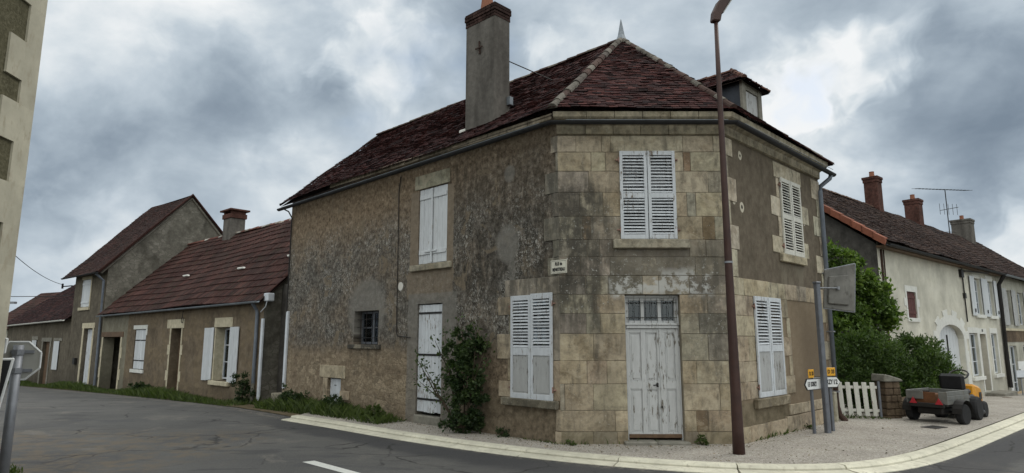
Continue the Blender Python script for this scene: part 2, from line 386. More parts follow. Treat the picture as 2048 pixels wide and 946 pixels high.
# --- old render of the long street wall (u to the left from the corner, z up)
def mat_wallA():
    m = Mat('old_render', .93, .12); uv = m.uv(); wu = m.warp(uv, .5, 1.4); u, z, _ = m.xyz(wu); u2, z2, _ = m.xyz(m.warp(uv, .06, 6))
    n1 = m.noise(uv, 1.1, 6, .62); n2 = m.noise(uv, 7, 7, .7); st = m.noise(m.vs(uv, (3.2, .7, 1)), 2.2, 6, .66)
    brown = m.ramp(n2, [(.30, (.065, .050, .035)), (.5, (.175, .135, .095)), (.70, (.31, .245, .175))])
    grey = m.ramp(n2, [(.32, (.035, .031, .027)), (.5, (.098, .089, .076)), (.68, (.23, .215, .19))])
    dark = m.ramp(n2, [(.3, (.024, .021, .018)), (.7, (.085, .076, .062))])
    # grey weathering zone: middle band on the left, nearly everything to the right
    gz = m.m_('MULTIPLY', m.ss(z, 1.2, 1.9), m.ss(m.m_('ADD', z, m.m_('MULTIPLY', m.m_('SUBTRACT', u, 5), .12)), 4.2, 5.3, 1, .15))
    c = m.mix(m.m_('MULTIPLY', gz, m.ss(n1, .30, .62, .45, 1)), brown, grey)
    dk = m.m_('MULTIPLY', m.rect(u, z, -.5, 2.7, 2.6, 4.9, .5), m.ss(st, .38, .58))
    c = m.mix(m.m_('MULTIPLY', dk, .85), c, dark)
    dk2 = m.m_('MULTIPLY', m.rect(u, z, 1.9, 3.3, 1.4, 5.4, .35), m.ss(st, .44, .60)); c = m.mix(m.m_('MULTIPLY', dk2, .6), c, dark)
    # soot below the cornice, near the corner
    c = m.mix(m.m_('MULTIPLY', m.rect(u, z, -.4, 3.0, 4.7, 5.6, .25), m.ss(st, .45, .7, .0, .7)), c, dark)
    top = m.m_('MULTIPLY', m.ss(z, 3.6, 5.0, 0, .55), m.ss(u, 2.2, 5.0, .35, 1)); c = m.mix(top, c, m.ramp(n2, [(.3, (.14, .10, .062)), (.7, (.30, .225, .15))]))
    # lichen flakes, thick in the middle of the wall
    fl = m.noise(m.vs(uv, (1.6, 1, 1)), 15, 5, .8, .6); fm = m.m_('MULTIPLY', m.ss(z, 1.3, 2.2), m.ss(z, 4.0, 4.9, 1, .0))
    fm = m.m_('MULTIPLY', fm, m.ss(m.noise(m.vs(uv, (1, .7, 1), (4, 2, 0)), 1.5, 6, .68, .5), .42, .60, .12, 1))
    c = m.mix(m.m_('MULTIPLY', m.ss(fl, .53, .60), m.m_('MULTIPLY', fm, .85)), c, (.40, .39, .355))
    fl2 = m.noise(m.vs(uv, (1.4, 1, 1), (9, 3, 0)), 42, 3, .7); c = m.mix(m.m_('MULTIPLY', m.ss(fl2, .60, .66), m.m_('MULTIPLY', fm, .85)), c, (.56, .56, .53))
    c = m.mix(1, c, m.ramp(m.noise(m.vs(uv, (1.5, 1, 1), (2, 7, 0)), 11, 5, .72), [(.32, .45), (.5, 1.0), (.68, 1.4)]), 'MULTIPLY')
    # rubble masonry bared at the foot, left of the door
    rz = m.m_('MULTIPLY', m.ss(z, 1.15, 1.7, 1, 0), m.ss(u, 3.7, 4.1))
    wv = m.vs(m.warp(m.warp(uv, .22, 4), .06, 17), (1, 1.9, 1)); cell = m.vor(wv, 4.6, out='Color'); ed = m.vor(wv, 4.6, 'DISTANCE_TO_EDGE')
    cx, cy, cz = m.xyz(cell)
    stn = m.mix(cx, (.20, .155, .105), (.35, .285, .20)); stn = m.mix(1, stn, m.ramp(m.noise(uv, 16, 6, .75), [(.32, .45), (.5, 1.0), (.7, 1.35)]), 'MULTIPLY')
    stn = m.mix(m.ss(ed, .0, .07, .7, 0), stn, (.25, .205, .145))
    rm = m.m_('MULTIPLY', rz, m.ss(m.noise(uv, 2.3, 6, .68), .36, .58, .15, .95)); c = m.mix(rm, c, stn)
    # damp foot right of the door
    c = m.mix(m.m_('MULTIPLY', m.rect(u, z, -.3, 3.2, -.5, .75, .2), .55), c, m.ramp(n2, [(.3, (.10, .082, .055)), (.7, (.21, .175, .125))]))
    pe = m.ss(m.noise(m.vs(uv, (1, .8, 1), (6, 1, 0)), 1.9, 7, .66, .8), .575, .59); c = m.mix(m.m_('MULTIPLY', pe, m.ss(u, .3, 1.4, .2, .75)), c, m.ramp(m.noise(uv, 9, 5, .7), [(.3, (.11, .088, .062)), (.7, (.24, .195, .14))]))
    # smooth cement repairs
    cem = m.ramp(n2, [(.3, (.15, .142, .126)), (.7, (.225, .213, .19))])
    cb = m.ramp(n2, [(.3, (.155, .125, .092)), (.7, (.25, .205, .155))])
    def ell(cu_, cz_, a, b, k=.25):
        q = m.m_('SQRT', m.m_('ADD', m.m_('POWER', m.m_('MULTIPLY', m.m_('SUBTRACT', u2, cu_), 1/a), 2), m.m_('POWER', m.m_('MULTIPLY', m.m_('SUBTRACT', z2, cz_), 1/b), 2)))
        return m.ss(q, 1-k, 1+k*.4, 1, 0)
    c = m.mix(m.m_('MULTIPLY', ell(6.0, 2.45, .85, .8), .8), c, cem)
    c = m.mix(m.m_('MULTIPLY', ell(1.28, 3.55, .32, .40), .8), c, cem); c = m.mix(m.m_('MULTIPLY', ell(1.22, 4.92, .16, .18), .7), c, cem)
    c = m.mix(m.m_('MULTIPLY', ell(1.15, 3.0, .08, .5), .6), c, cem)
    c = m.mix(m.m_('MULTIPLY', m.rect(u2, z2, 2.86, 4.42, 2.62, 3.18, .03), .75), c, cb)
    c = m.mix(m.m_('MULTIPLY', m.rect(u2, z2, 2.72, 4.36, -.3, 2.72, .02), .75), c, cem)
    c = m.mix(m.rect(u2, z2, 2.86, 4.34, 3.15, 5.02, .012), c, cb)
    c = m.mix(m.m_('MULTIPLY', ell(4.66, 2.93, .10, .10, .1), 1), c, (.62, .60, .55))
    # run-off streaks under the sill of the barred window
    c = m.mix(m.m_('MULTIPLY', m.rect(u2, z, 5.3, 6.7, .9, 1.6, .12), m.ss(st, .5, .7, 0, .6)), c, dark)
    m.base(c)
    h = m.m_('ADD', m.m_('MULTIPLY', n2, .5), m.m_('MULTIPLY', m.noise(uv, 28, 5, .75), .5))
    h = m.m_('SUBTRACT', h, m.m_('MULTIPLY', m.m_('MULTIPLY', m.ss(ed, .0, .1, 1, 0), rm), .8))
    m.bump(h, .8, .02); return m.m

def mat_stone(name, zone=None):
    """dressed limestone: tint per block in Col"""
    m = Mat(name, .9, .15); uv = m.uv(); o = m.obj(); u, z, _ = m.xyz(m.warp(uv, .35, 2))
    n2 = m.noise(o, 8, 7, .68); n1 = m.noise(o, 1.6, 5, .6)
    c = m.mix(1, m.col(), m.ramp(n2, [(.3, .62), (.5, 1.0), (.7, 1.25)]), 'MULTIPLY')
    c = m.mix(m.ss(m.noise(o, 3.3, 6, .7), .5, .62, 0, .6), c, m.mix(1, c, (.66, .62, .58), 'MULTIPLY'))
    c = m.mix(m.ss(n1, .48, .66, 0, .55), c, m.mix(1, c, (.62, .60, .56), 'MULTIPLY'))
    st = m.noise(m.vs(o, (2.6, 2.6, .6)), 2.4, 6, .65)
    c = m.mix(m.ss(st, .50, .70, 0, .6), c, (.095, .085, .068))
    pt = m.noise(o, 2.4, 8, .68, 1.0); c = m.mix(m.ss(pt, .52, .56, 0, .42), c, m.mix(1, c, (.60, .60, .62), 'MULTIPLY')); c = m.mix(m.ss(pt, .44, .40, 0, .35), c, (.46, .40, .30))
    c = m.mix(m.ss(m.noise(o, 55, 3, .7), .60, .72, 0, .5), c, (.11, .095, .07))
    sp = m.noise(o, 17, 4, .75, .5); sp2 = m.noise(m.vs(o, (1, 1, 1), (5, 5, 5)), 38, 3, .7)
    if zone == 'B':
        k = m.m_('MULTIPLY', m.rect(u, z, -.4, .8, 2.4, 4.5, .35), m.ss(m.noise(o, 4.5, 6, .7), .42, .58)); c = m.mix(m.m_('MULTIPLY', k, .7), c, (.05, .045, .038))
        # black crust at the left corner, white lichen around the first floor line
        k = m.m_('MULTIPLY', m.rect(u, z, -.4, .95, 1.9, 4.6, .4), m.ss(st, .38, .56)); c = m.mix(m.m_('MULTIPLY', k, .75), c, (.065, .06, .05))
        k = m.m_('MULTIPLY', m.rect(u, z, .9, 3.4, 2.75, 3.35, .12), m.ss(n2, .36, .56)); c = m.mix(m.m_('MULTIPLY', k, .55), c, (.11, .095, .07))
        k = m.m_('MULTIPLY', m.rect(u, z, 2.3, 3.5, 1.3, 3.4, .25), m.ss(st, .4, .6)); c = m.mix(m.m_('MULTIPLY', k, .6), c, (.10, .092, .076))
        l = m.rect(u, z, .9, 2.7, 2.5, 2.92, .10); l = m.m_('MULTIPLY', l, m.ss(m.noise(o, 5, 5, .7), .46, .56)); c = m.mix(m.m_('MULTIPLY', l, .85), c, (.47, .47, .45))
        l = m.m_('ADD', m.rect(u, z, 2.2, 3.4, 1.7, 3.1, .2), m.rect(u, z, -.5, 1.5, 2.2, 4.1, .3)); c = m.mix(m.m_('MULTIPLY', l, m.ss(sp, .61, .67, 0, .8)), c, (.46, .46, .43))
        k = m.rect(u, z, -1, 4, -.3, .25, .15); c = m.mix(m.m_('MULTIPLY', k, .5), c, (.12, .10, .06))
        k = m.rect(u, z, .6, .95, .1, 1.3, .12); c = m.mix(m.m_('MULTIPLY', k, .3), c, (.10, .085, .06))
    if zone == 'A':
        k = m.m_('MULTIPLY', m.ss(z, 1.3, 2.4), m.ss(st, .35, .55)); c = m.mix(m.m_('MULTIPLY', k, .65), c, (.085, .08, .068))
    c = m.mix(m.ss(sp2, .64, .69, 0, .6), c, (.50, .49, .45))
    m.base(c); m.bump(m.m_('ADD', n2, m.m_('MULTIPLY', m.noise(o, 40, 4), .4)), .55, .012); return m.m

def mat_wallC():
    m = Mat('patched_render', .92, .12); uv = m.uv(); u, z, _ = m.xyz(uv); u2, z2, _ = m.xyz(m.warp(uv, .05, 7))
    n2 = m.noise(uv, 6, 6, .65); st = m.noise(m.vs(uv, (1.8, .7, 1)), 2.0, 6, .66, .4)
    c = m.ramp(n2, [(.25, (.095, .077, .056)), (.7, (.165, .138, .104))])
    c = m.mix(m.ss(st, .46, .70, 0, .6), c, (.070, .058, .042))
    lo = m.ramp(n2, [(.25, (.19, .145, .098)), (.7, (.25, .20, .14))]); lo = m.mix(m.m_('MULTIPLY', m.ss(u, 2.6, 3.3, .0, .7), m.rect(u, z, 2.4, 4.4, .3, 2.2, .6)), lo, (.13, .10, .07))
    c = m.mix(m.ss(z2, 2.70, 2.76, 1, 0), c, lo)
    foot = m.ramp(m.noise(uv, 4, 6, .7), [(.3, (.095, .078, .05)), (.7, (.24, .20, .14))]); c = m.mix(m.m_('MULTIPLY', m.ss(z2, .60, .70, 1, 0), m.ss(u2, 2.10, 2.16, 1, 0)), c, foot)
    c = m.mix(m.m_('MULTIPLY', m.rect(u2, z2, 2.2, 3.5, 2.75, 3.3, .12), m.ss(st, .42, .55, 0, .6)), c, (.21, .185, .14))
    def hole(cu_, cz_, a, b):
        q = m.m_('SQRT', m.m_('ADD', m.m_('POWER', m.m_('MULTIPLY', m.m_('SUBTRACT', u2, cu_), 1/a), 2), m.m_('POWER', m.m_('MULTIPLY', m.m_('SUBTRACT', z2, cz_), 1/b), 2)))
        return q
    for (a, b, s_) in [(.64, 5.17, .6), (.60, 4.17, .72), (.29, 4.24, .5)]:
        q = hole(a, b, .12*s_, .14*s_); c = m.mix(m.ss(q, .9, 1.05, 1, 0), c, (.50, .46, .37)); c = m.mix(m.ss(q, .3, .45, 1, 0), c, (.02, .02, .018))
    c = m.mix(m.ss(hole(3.62, 4.25, .05, .055), .8, 1, 1, 0), c, (.6, .57, .5))
    m.base(c); m.bump(m.m_('ADD', m.noise(uv, 30, 5, .7), m.m_('MULTIPLY', n2, .6)), .5, .012); return m.m

def mat_render(name, c0, c1, c2, stone=None, streak=.5, scale=5):
    m = Mat(name, .93, .12); o = m.obj(); uv = m.uv(); u, z, _ = m.xyz(m.warp(uv, .35, 1.5))
    n = m.noise(o, scale, 7, .68); st = m.noise(m.vs(o, (1.6, 1.6, .45)), 1.6, 6, .66); n1 = m.noise(o, .8, 4)
    c = m.ramp(n, [(.25, c0), (.5, c1), (.78, c2)])
    c = m.mix(m.ss(st, .48, .72, 0, streak), c, tuple(q*.45 for q in c0))
    c = m.mix(1, c, m.ramp(n1, [(.3, .75), (.7, 1.2)]), 'MULTIPLY')
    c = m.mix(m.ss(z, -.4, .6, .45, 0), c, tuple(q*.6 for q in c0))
    if stone:
        ed = m.vor(m.vs(m.warp(o, .12, 6), (1, 1, 1.7)), 4.5, 'DISTANCE_TO_EDGE'); cc = m.vor(m.vs(m.warp(o, .12, 6), (1, 1, 1.7)), 4.5, out='Color'); a, b, d_ = m.xyz(cc)
        s_ = m.mix(a, tuple(q*.6 for q in stone), stone); s_ = m.mix(m.ss(ed, .02, .07, 1, 0), s_, c1)
        c = m.mix(m.ss(m.noise(m.vs(o, (1, 1, 1), (3, 1, 2)), 1.0, 5, .6), .45, .6, 0, .75), c, s_)
    m.base(c); m.bump(m.m_('ADD', n, m.noise(o, 30, 4, .7)), .6, .015); return m.m

M = {}
M['wallA'] = mat_wallA(); M['wallC'] = mat_wallC()
M['stoneA'] = mat_stone('limestone_corner', 'A'); M['stoneB'] = mat_stone('limestone_front', 'B'); M['stone'] = mat_stone('limestone')
M['mortar'] = simple('mortar', (.26, .225, .17), .95, .1)
M['tile'] = tile_mat('clay_tile', (.10, .08, .072), amt=.625); M['tileD'] = tile_mat('mechanical_tile', (.095, .078, .068), .575, (.035, .03, .016)); M['tileM'] = tile_mat('mossy_tile', (.08, .07, .058), .60, (.03, .025, .018))
M['white'] = paint('flaking_white_paint', (.58, .61, .64), (.17, .14, .11), .612); M['cream_paint'] = paint('ageing_cream_paint', (.60, .59, .53), (.20, .16, .11), .63)
M['door_paint'] = paint('flaking_door_paint', (.52, .53, .53), (.15, .135, .11), .605); M['white_new'] = paint('white_paint', (.62, .645, .665), (.36, .34, .30), .66, .5)
M['panelgrey'] = paint('worn_panel_paint', (.40, .405, .40), (.13, .12, .10), .60)
M['wood'] = simple('brown_wood', (.12, .075, .045), .7, .3, 0, .3, 20); M['woodred'] = simple('red_brown_wood', (.10, .035, .03), .7, .3)
M['zinc'] = simple('zinc', (.20, .225, .25), .55, .5, .35, .25, 6); M['zincdark'] = simple('dark_zinc', (.022, .022, .023), .65, .3, .1, .3, 6)
M['pipe'] = simple('grey_pipe', (.13, .15, .18), .55, .45, .1, .2, 6); M['iron'] = simple('iron', (.025, .023, .022), .6, .4, .4)
M['rust'] = simple('rusty_brown_paint', (.050, .024, .019), .55, .4, .1, .3, 5, .1, (.05, .02, .013)); M['rustpipe'] = simple('rusty_cast_iron', (.045, .025, .018), .8, .3)
M['galv'] = simple('galvanised', (.24, .25, .27), .5, .5, .4, .2, 8); M['galvdark'] = simple('grey_post_paint', (.13, .14, .16), .5, .5, .2, .2, 8)
M['signback'] = simple('sign_back', (.17, .165, .15), .6, .4, .1, .35, 3, 0, (.08, .075, .065)); M['signwhite'] = simple('sign_white', (.68, .69, .68), .45, .45, 0, .1, 4)
M['signyellow'] = simple('sign_yellow', (.72, .36, .02), .45, .45, 0, .08); M['black'] = simple('sign_black', (.012, .012, .014), .5, .4, 0, .1)
M['plate'] = simple('enamel_plate', (.62, .60, .50), .35, .5, 0, .12, 5); M['concrete'] = simple('concrete', (.21, .20, .17), .93, .1, 0, .3, 9, .4)
M['kerb'] = simple('kerb_concrete', (.58, .555, .45), .9, .2, 0, .16, 5, .2, (.38, .35, .28)); M['creamstone'] = simple('cream_stone', (.50, .45, .33), .9, .15, 0, .18, 7, .3, (.30, .26, .18))
M['whitestone'] = simple('white_painted_stone', (.62, .62, .58), .85, .2, 0, .1, 6, .2); M['brickred'] = simple('weathered_red_brick', (.10, .05, .04), .93, .1, 0, .4, 12, .3); M['brick'] = simple('soot_brick', (.05, .030, .026), .95, .1, 0, .45, 14, .4)
M['clay'] = simple('clay_pot', (.25, .11, .07), .85, .2, 0, .2, 10); M['slate'] = simple('slate_cladding', (.035, .042, .055), .6, .4, 0, .4, 6)
M['verge_dark'] = simple('verge_soot', (.045, .032, .028), .95, .1)
M['dark'] = simple('dark_interior', (.008, .008, .008), .95, .05); M['rubber'] = simple('rubber', (.016, .016, .017), .8, .3, 0, .3)
M['plastic'] = simple('white_plastic', (.55, .58, .62), .5, .4, 0, .12, 4); M['red'] = simple('reflector_red', (.35, .02, .03), .35, .5, 0, .1)
M['yellow'] = simple('mower_yellow', (.62, .27, .012), .35, .5, 0, .12, 6); M['seat'] = simple('black_vinyl', (.014, .014, .016), .5, .45, 0, .3)
M['trailer'] = simple('dented_galvanised_sheet', (.17, .172, .16), .5, .45, .3, .25, 6, .1, (.14, .12, .09)); M['ply'] = simple('plywood', (.13, .065, .035), .8, .2)
M['cloth'] = simple('net_curtain', (.032, .033, .034), .9, .1, 0, .5, 9)
M['beige'] = simple('beige_panel', (.42, .32, .20), .9, .1, 0, .15, 5)
gm = Mat('window_glass', .08, .5); gm.base((.02, .024, .028)); M['glass'] = gm.m
ch = Mat('chimney_cement', .93, .12); o_ = ch.obj(); st_ = ch.noise(ch.vs(o_, (2.2, 2.2, .45)), 1.3, 5, .55)
cc_ = ch.mix(ch.ss(st_, .35, .75), (.135, .125, .112), (.070, .064, .057)); cc_ = ch.mix(1, cc_, ch.ramp(ch.noise(o_, 9, 6), [(.3, .8), (.7, 1.2)]), 'MULTIPLY')
ch.base(ch.mix(1, cc_, ch.col(), 'MULTIPLY')); ch.bump(ch.noise(o_, 20, 5), .4, .01); M['chimney'] = ch.m
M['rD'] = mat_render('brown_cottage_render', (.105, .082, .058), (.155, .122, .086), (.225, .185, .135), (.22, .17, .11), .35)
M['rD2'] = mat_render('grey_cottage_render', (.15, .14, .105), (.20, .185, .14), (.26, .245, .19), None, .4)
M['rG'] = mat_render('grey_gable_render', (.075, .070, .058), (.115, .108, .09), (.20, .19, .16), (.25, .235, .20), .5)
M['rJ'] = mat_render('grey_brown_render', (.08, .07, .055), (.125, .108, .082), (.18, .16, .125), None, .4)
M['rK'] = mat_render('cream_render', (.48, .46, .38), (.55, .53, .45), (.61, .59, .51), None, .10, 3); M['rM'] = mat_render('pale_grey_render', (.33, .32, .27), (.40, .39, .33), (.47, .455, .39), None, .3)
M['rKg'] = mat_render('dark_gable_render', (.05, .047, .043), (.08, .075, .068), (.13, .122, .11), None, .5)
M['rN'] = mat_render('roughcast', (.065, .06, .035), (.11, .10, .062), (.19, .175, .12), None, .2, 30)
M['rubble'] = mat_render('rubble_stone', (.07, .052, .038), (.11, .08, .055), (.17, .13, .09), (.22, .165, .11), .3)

def leaf_mat(name, c0, c1, c2):
    m = Mat(name, .55, .3); r = m.nd('ShaderNodeAttribute', attribute_name='Col').outputs['Color']; x_, y_, z_ = m.xyz(r)
    c = m.ramp(x_, [(0, c0), (.5, c1), (1, c2)]); m.base(c)
    tr = m.nd('ShaderNodeBsdfTranslucent'); m.put(tr.inputs[0], m.mix(1, c, (1.3, 1.6, .5), 'MULTIPLY'))
    mx = m.nd('ShaderNodeMixShader'); mx.inputs[0].default_value = .28
    out = m.t.nodes['Material Output']; m.t.links.new(m.b.outputs[0], mx.inputs[1]); m.t.links.new(tr.outputs[0], mx.inputs[2]); m.t.links.new(mx.outputs[0], out.inputs[0])
    return m.m
M['leafrose'] = leaf_mat('rose_leaf', (.012, .025, .010), (.03, .052, .018), (.07, .10, .035))
M['leafhedge'] = leaf_mat('hedge_leaf', (.025, .045, .012), (.050, .085, .022), (.10, .145, .04))
M['leaftree'] = leaf_mat('tree_leaf', (.035, .06, .014), (.075, .125, .025), (.17, .24, .045))
M['grass'] = leaf_mat('grass_blade', (.03, .045, .013), (.055, .082, .02), (.10, .13, .04))
M['bark'] = simple('bark', (.07, .055, .04), .9, .1, 0, .3, 15, .4)

# ------------------------------------------------------------------ site lines
c1 = (.83, 11.14); c2 = (3.85, 11.14)
A = Fr(c1, -46, -1); B = Fr(c1, 90, 1); C = Fr(c2, 45, 1)
D = Fr((-7.11, 18.8), -48, -1); GO = D.P(15.5, 0, 0); G = Fr((GO.x, GO.y), -50, -1)
K = Fr((11.02, 19.0), 49, 1)
def gz(x_, y_):
    t = max(0, y_-15.5); t = t*t/(t+2)
    k = .036 if x_ < 0 else .055
    if x_ > 0: k *= min(1, x_/6)+0
    return -k*min(t, 40) if x_ > 0 else -k*min(t, 40)*min(1, -x_/4)
def interp(tab, x_):
    if x_ <= tab[0][0]: i = 0
    elif x_ >= tab[-1][0]: i = len(tab)-2
    else: i = max(j for j in range(len(tab)-1) if tab[j][0] <= x_)
    (a, b), (c, d_) = tab[i], tab[i+1]; return b+(d_-b)*(x_-a)/(c-a)
JE = G.P(16.6, 0, 0); JF = G.P(60, 0, 0)
FAC = [(JF.x, JF.y), (JE.x, JE.y), (GO.x, GO.y), (-7.11, 18.8), (.83, 11.14), (3.85, 11.14), (7.13, 14.42), (11.02, 19.0), (K.P(60, 0, 0).x, K.P(60, 0, 0).y)]
KERB = [(-5.0, 15.2), (-4.88, 15.09), (-3.42, 13.80), (-2.2, 12.62), (-1.1, 11.68), (.0, 10.85), (.9, 10.25), (1.6, 9.88), (2.35, 9.57), (3.18, 9.30), (3.99, 9.20), (4.6, 9.28), (5.2, 9.52), (5.88, 9.98), (6.7, 10.65), (7.61, 11.46), (9.68, 13.31), (12.09, 15.49), (20, 22.8), (40, 41.5)]
EDGE = [(JF.x, JF.y-1.2), (JE.x, JE.y-1.2), (-19.5, 28.6), (-12.0, 22.1), (-7.5, 17.9), (-5.4, 15.65), (-4.95, 15.15)]
def lim(x_): return interp(EDGE, x_) if x_ < -4.95 else interp(KERB, x_)

def sheet(xs, lo, hi, nt, zoff, uvf=None):
    mb = MB(); k = nt+1
    for x_ in xs:
        a, b = lo(x_), hi(x_)
        for j in range(k):
            y_ = a+(b-a)*j/nt; mb.v.append(Vector((x_, y_, gz(x_, y_)+zoff))); mb.c.append((1, 1, 1)); mb.uv.append(uvf(x_, y_) if uvf else (x_, y_))
    for i in range(len(xs)-1):
        for j in range(nt): mb.f.append((i*k+j, (i+1)*k+j, (i+1)*k+j+1, i*k+j+1))
    return mb
xs = [-45+.5*i for i in range(171)]

# road: grey asphalt with lighter worn areas, patches and a darker newer strip along the kerb
m = Mat('asphalt', .85, .25); uv = m.uv(); o = m.obj(); ux, ud, _ = m.xyz(uv)
n1 = m.noise(o, .55, 5, .6, .6); n2 = m.noise(o, 60, 3, .7); n3 = m.noise(m.vs(o, (.35, 1.3, 1)), 1.5, 6, .62, .5); n4 = m.vor(o, 170)
c = m.ramp(n1, [(.3, (.075, .073, .071)), (.55, (.100, .097, .092)), (.75, (.13, .123, .112))])
c = m.mix(m.ss(n3, .52, .66, 0, .7), c, (.07, .069, .072))
c = m.mix(m.ss(m.noise(m.vs(o, (1, 1, 1), (8, 2, 0)), .9, 5, .6, .8), .56, .68, 0, .55), c, (.17, .155, .135))
edge = m.m_('MULTIPLY', m.ss(m.m_('ADD', ud, m.m_('MULTIPLY', m.noise(o, 1.3, 4), .8)), 1.35, 1.75, 1, 0), m.ss(ux, -6.5, -4.5)); c = m.mix(m.m_('MULTIPLY', edge, .72), c, (.040, .040, .043))
c = m.mix(1, c, m.ramp(n2, [(.3, .78), (.7, 1.22)]), 'MULTIPLY'); c = m.mix(m.ss(n4, .0, .25, .45, 0), c, (.22, .21, .20))
vg = m.rect(m.m_('ADD', ux, m.m_('MULTIPLY', m.noise(o, .9, 4), 2.5)), m.xyz(o)[1], -9.5, -3.6, 6, 13.0, .8); c = m.mix(m.m_('MULTIPLY', vg, m.ss(m.noise(o, 3.5, 6, .7), .42, .62, 0, .75)), c, (.14, .112, .08))
ck = m.vor(m.warp(m.vs(o, (1, 1, 1)), .5, 1.2), .55, 'DISTANCE_TO_EDGE'); c = m.mix(m.m_('MULTIPLY', m.ss(ck, .004, .014, 1, 0), m.ss(m.noise(o, .5, 3), .45, .6)), c, (.028, .027, .026))
tar = m.noise(m.vs(m.warp(o, .3, 2), (.25, 1.1, 1), (3, 9, 0)), 1.7, 5, .6); c = m.mix(m.ss(tar, .60, .66, 0, .6), c, (.052, .051, .052))
gr = m.m_('MULTIPLY', m.ss(ud, .0, .35, 1, 0), m.ss(m.noise(o, 7, 5, .75), .45, .62, 0, .7)); c = m.mix(gr, c, (.20, .18, .15))
c = m.mix(m.ss(m.noise(o, 26, 3, .8), .70, .74, 0, .7), c, (.25, .24, .22))
m.base(c); m.bump(m.m_('ADD', n2, n4), .5, .004); M['asphalt'] = m.m
m = Mat('gravel', .95, .1); o = m.obj(); a_ = m.noise(o, 45, 4, .8); b_ = m.vor(o, 55, out='Color'); bx_, _, _ = m.xyz(b_); n1 = m.noise(o, .9, 5)
c = m.ramp(bx_, [(0, (.27, .245, .215)), (.6, (.37, .34, .30)), (1, (.50, .47, .42))]); c = m.mix(1, c, m.ramp(n1, [(.3, .82), (.7, 1.12)]), 'MULTIPLY')
c = m.mix(m.ss(a_, .62, .7, 0, .5), c, (.16, .135, .10)); c = m.mix(m.ss(m.noise(o, 2.2, 5, .7), .58, .68, 0, .45), c, (.20, .17, .12))
c = m.mix(m.ss(m.noise(o, 6, 5, .75), .66, .69, 0, .6), c, (.10, .09, .06))
m.base(c); m.bump(m.m_('ADD', m.vor(o, 55), a_), .9, .012); M['gravel'] = m.m
M['soil'] = simple('soil', (.12, .095, .06), .95, .1, 0, .4, 4, .5)
m = Mat('meadow', .95, .1); o = m.obj(); m.base(m.ramp(m.noise(o, .4, 6, .7), [(.3, (.05, .06, .025)), (.7, (.11, .12, .05))])); M['meadow'] = m.m

gmb = MB(); S_ = 1400
ring = [[(-S_, -S_), (S_, -S_), (S_, S_), (-S_, S_)]]
gmb = sheet([-1400, -400, -120]+xs+[120, 400, 1400], lambda x_: -1400 if abs(x_) > 60 else -14, lambda x_: 1400 if abs(x_) > 60 else interp(FAC, x_)+45, 30, -.16)
gmb2 = sheet([-1400, -60, 60, 1400], lambda x_: -1400, lambda x_: 1400, 1, -1.9)
props(mesh('ground', gmb, M['meadow'], smooth=True), None, None, None, 'structure')
props(mesh('terrain', gmb2, M['meadow']), None, None, None, 'structure')
props(mesh('road', sheet(xs, lambda x_: -13, lambda x_: lim(x_)-(.42 if x_ > -5 else 0), 44, -.06, lambda x_, y_: (x_, lim(x_)-y_-.4)), M['asphalt'], smooth=True), None, None, None, 'structure')
props(mesh('verge_soil', sheet([-45+.5*i for i in range(81)]+[-4.9], lambda x_: interp(EDGE, x_)-.02, lambda x_: interp(FAC, x_)+1.0, 4, -.045), M['soil'], smooth=True), None, None, None, 'structure')
props(mesh('pavement', sheet([-4.95+.25*i for i in range(181)], lambda x_: interp(KERB, x_)+.1, lambda x_: interp(FAC, x_)+3.2, 16, 0), M['gravel'], smooth=True), None, None, None, 'structure')
# kerb: stone, joint and gutter slab
def resample(tab, step):
    out = []; 
    for (a, b) in zip(tab[:-1], tab[1:]):
        n = max(1, int(math.dist(a, b)/step))
        for i in range(n): out.append((a[0]+(b[0]-a[0])*i/n, a[1]+(b[1]-a[1])*i/n))
    return out+[tab[-1]]
def smooth_path(p, it=8):
    for _ in range(it): p = [p[0]]+[((a[0]+2*b[0]+c_[0])/4, (a[1]+2*b[1]+c_[1])/4) for a, b, c_ in zip(p, p[1:], p[2:])]+[p[-1]]
    return p
kp = smooth_path(resample([(-4.95, 15.15)]+KERB[2:], .3))
kpz = [(a, b, gz(a, b)) for a, b in kp]
mb = MB()
for q_ in range(0, len(kpz)-1, 4):
    sg = kpz[q_:q_+5]; a_, b_ = Vector(sg[0]), Vector(sg[1]); sg = [tuple(a_+(b_-a_).normalized()*.006)]+sg[1:]; dz_ = R(-.006, .006)
    ka = R(.88, 1.05); kc = (ka, ka, ka)
    mb.sweep(sg, [(-.02, -.15), (-.02, .012), (.0, .02), (.155, .018+dz_), (.185, -.012), (.19, -.15)], kc)
    mb.sweep(sg, [(.198, -.15), (.20, -.032), (.37, -.040), (.42, -.052), (.43, -.15)], kc)
for i in range(3, len(kpz)-3, 3):     # joints between slabs
    pass
props(mesh('kerb', mb, M['kerb']), None, None, None, 'structure')
# dashes of the centre line
def road_mark(name, pts, z_=-.055):
    mb = MB(); mb.add([(a, b, gz(a, b)+z_) for a, b in pts], [tuple(range(len(pts)))]); mb.uv = [(0, 0)]*len(pts)
    return props(mesh(name, mb, M['roadpaint']), None, None, None, 'structure')
m = Mat('road_paint', .8, .2); o = m.obj(); m.base(m.mix(m.ss(m.noise(o, 18, 6, .75), .58, .68, 0, .85), (.62, .62, .58), (.14, .14, .135))); M['roadpaint'] = m.m
road_mark('road_marking', [(-3.12, 9.86), (-2.97, 9.96), (-1.93, 8.93), (-1.07, 8.15), (-1.17, 8.0), (-2.05, 8.83)])
road_mark('road_marking', [(.3, 6.9), (1.5, 6.15), (1.42, 6.0), (.2, 6.75)])
# curving white edge line beyond the kerb on the right
el = [(a, b) for a, b in kp if 5.4 < a < 30]

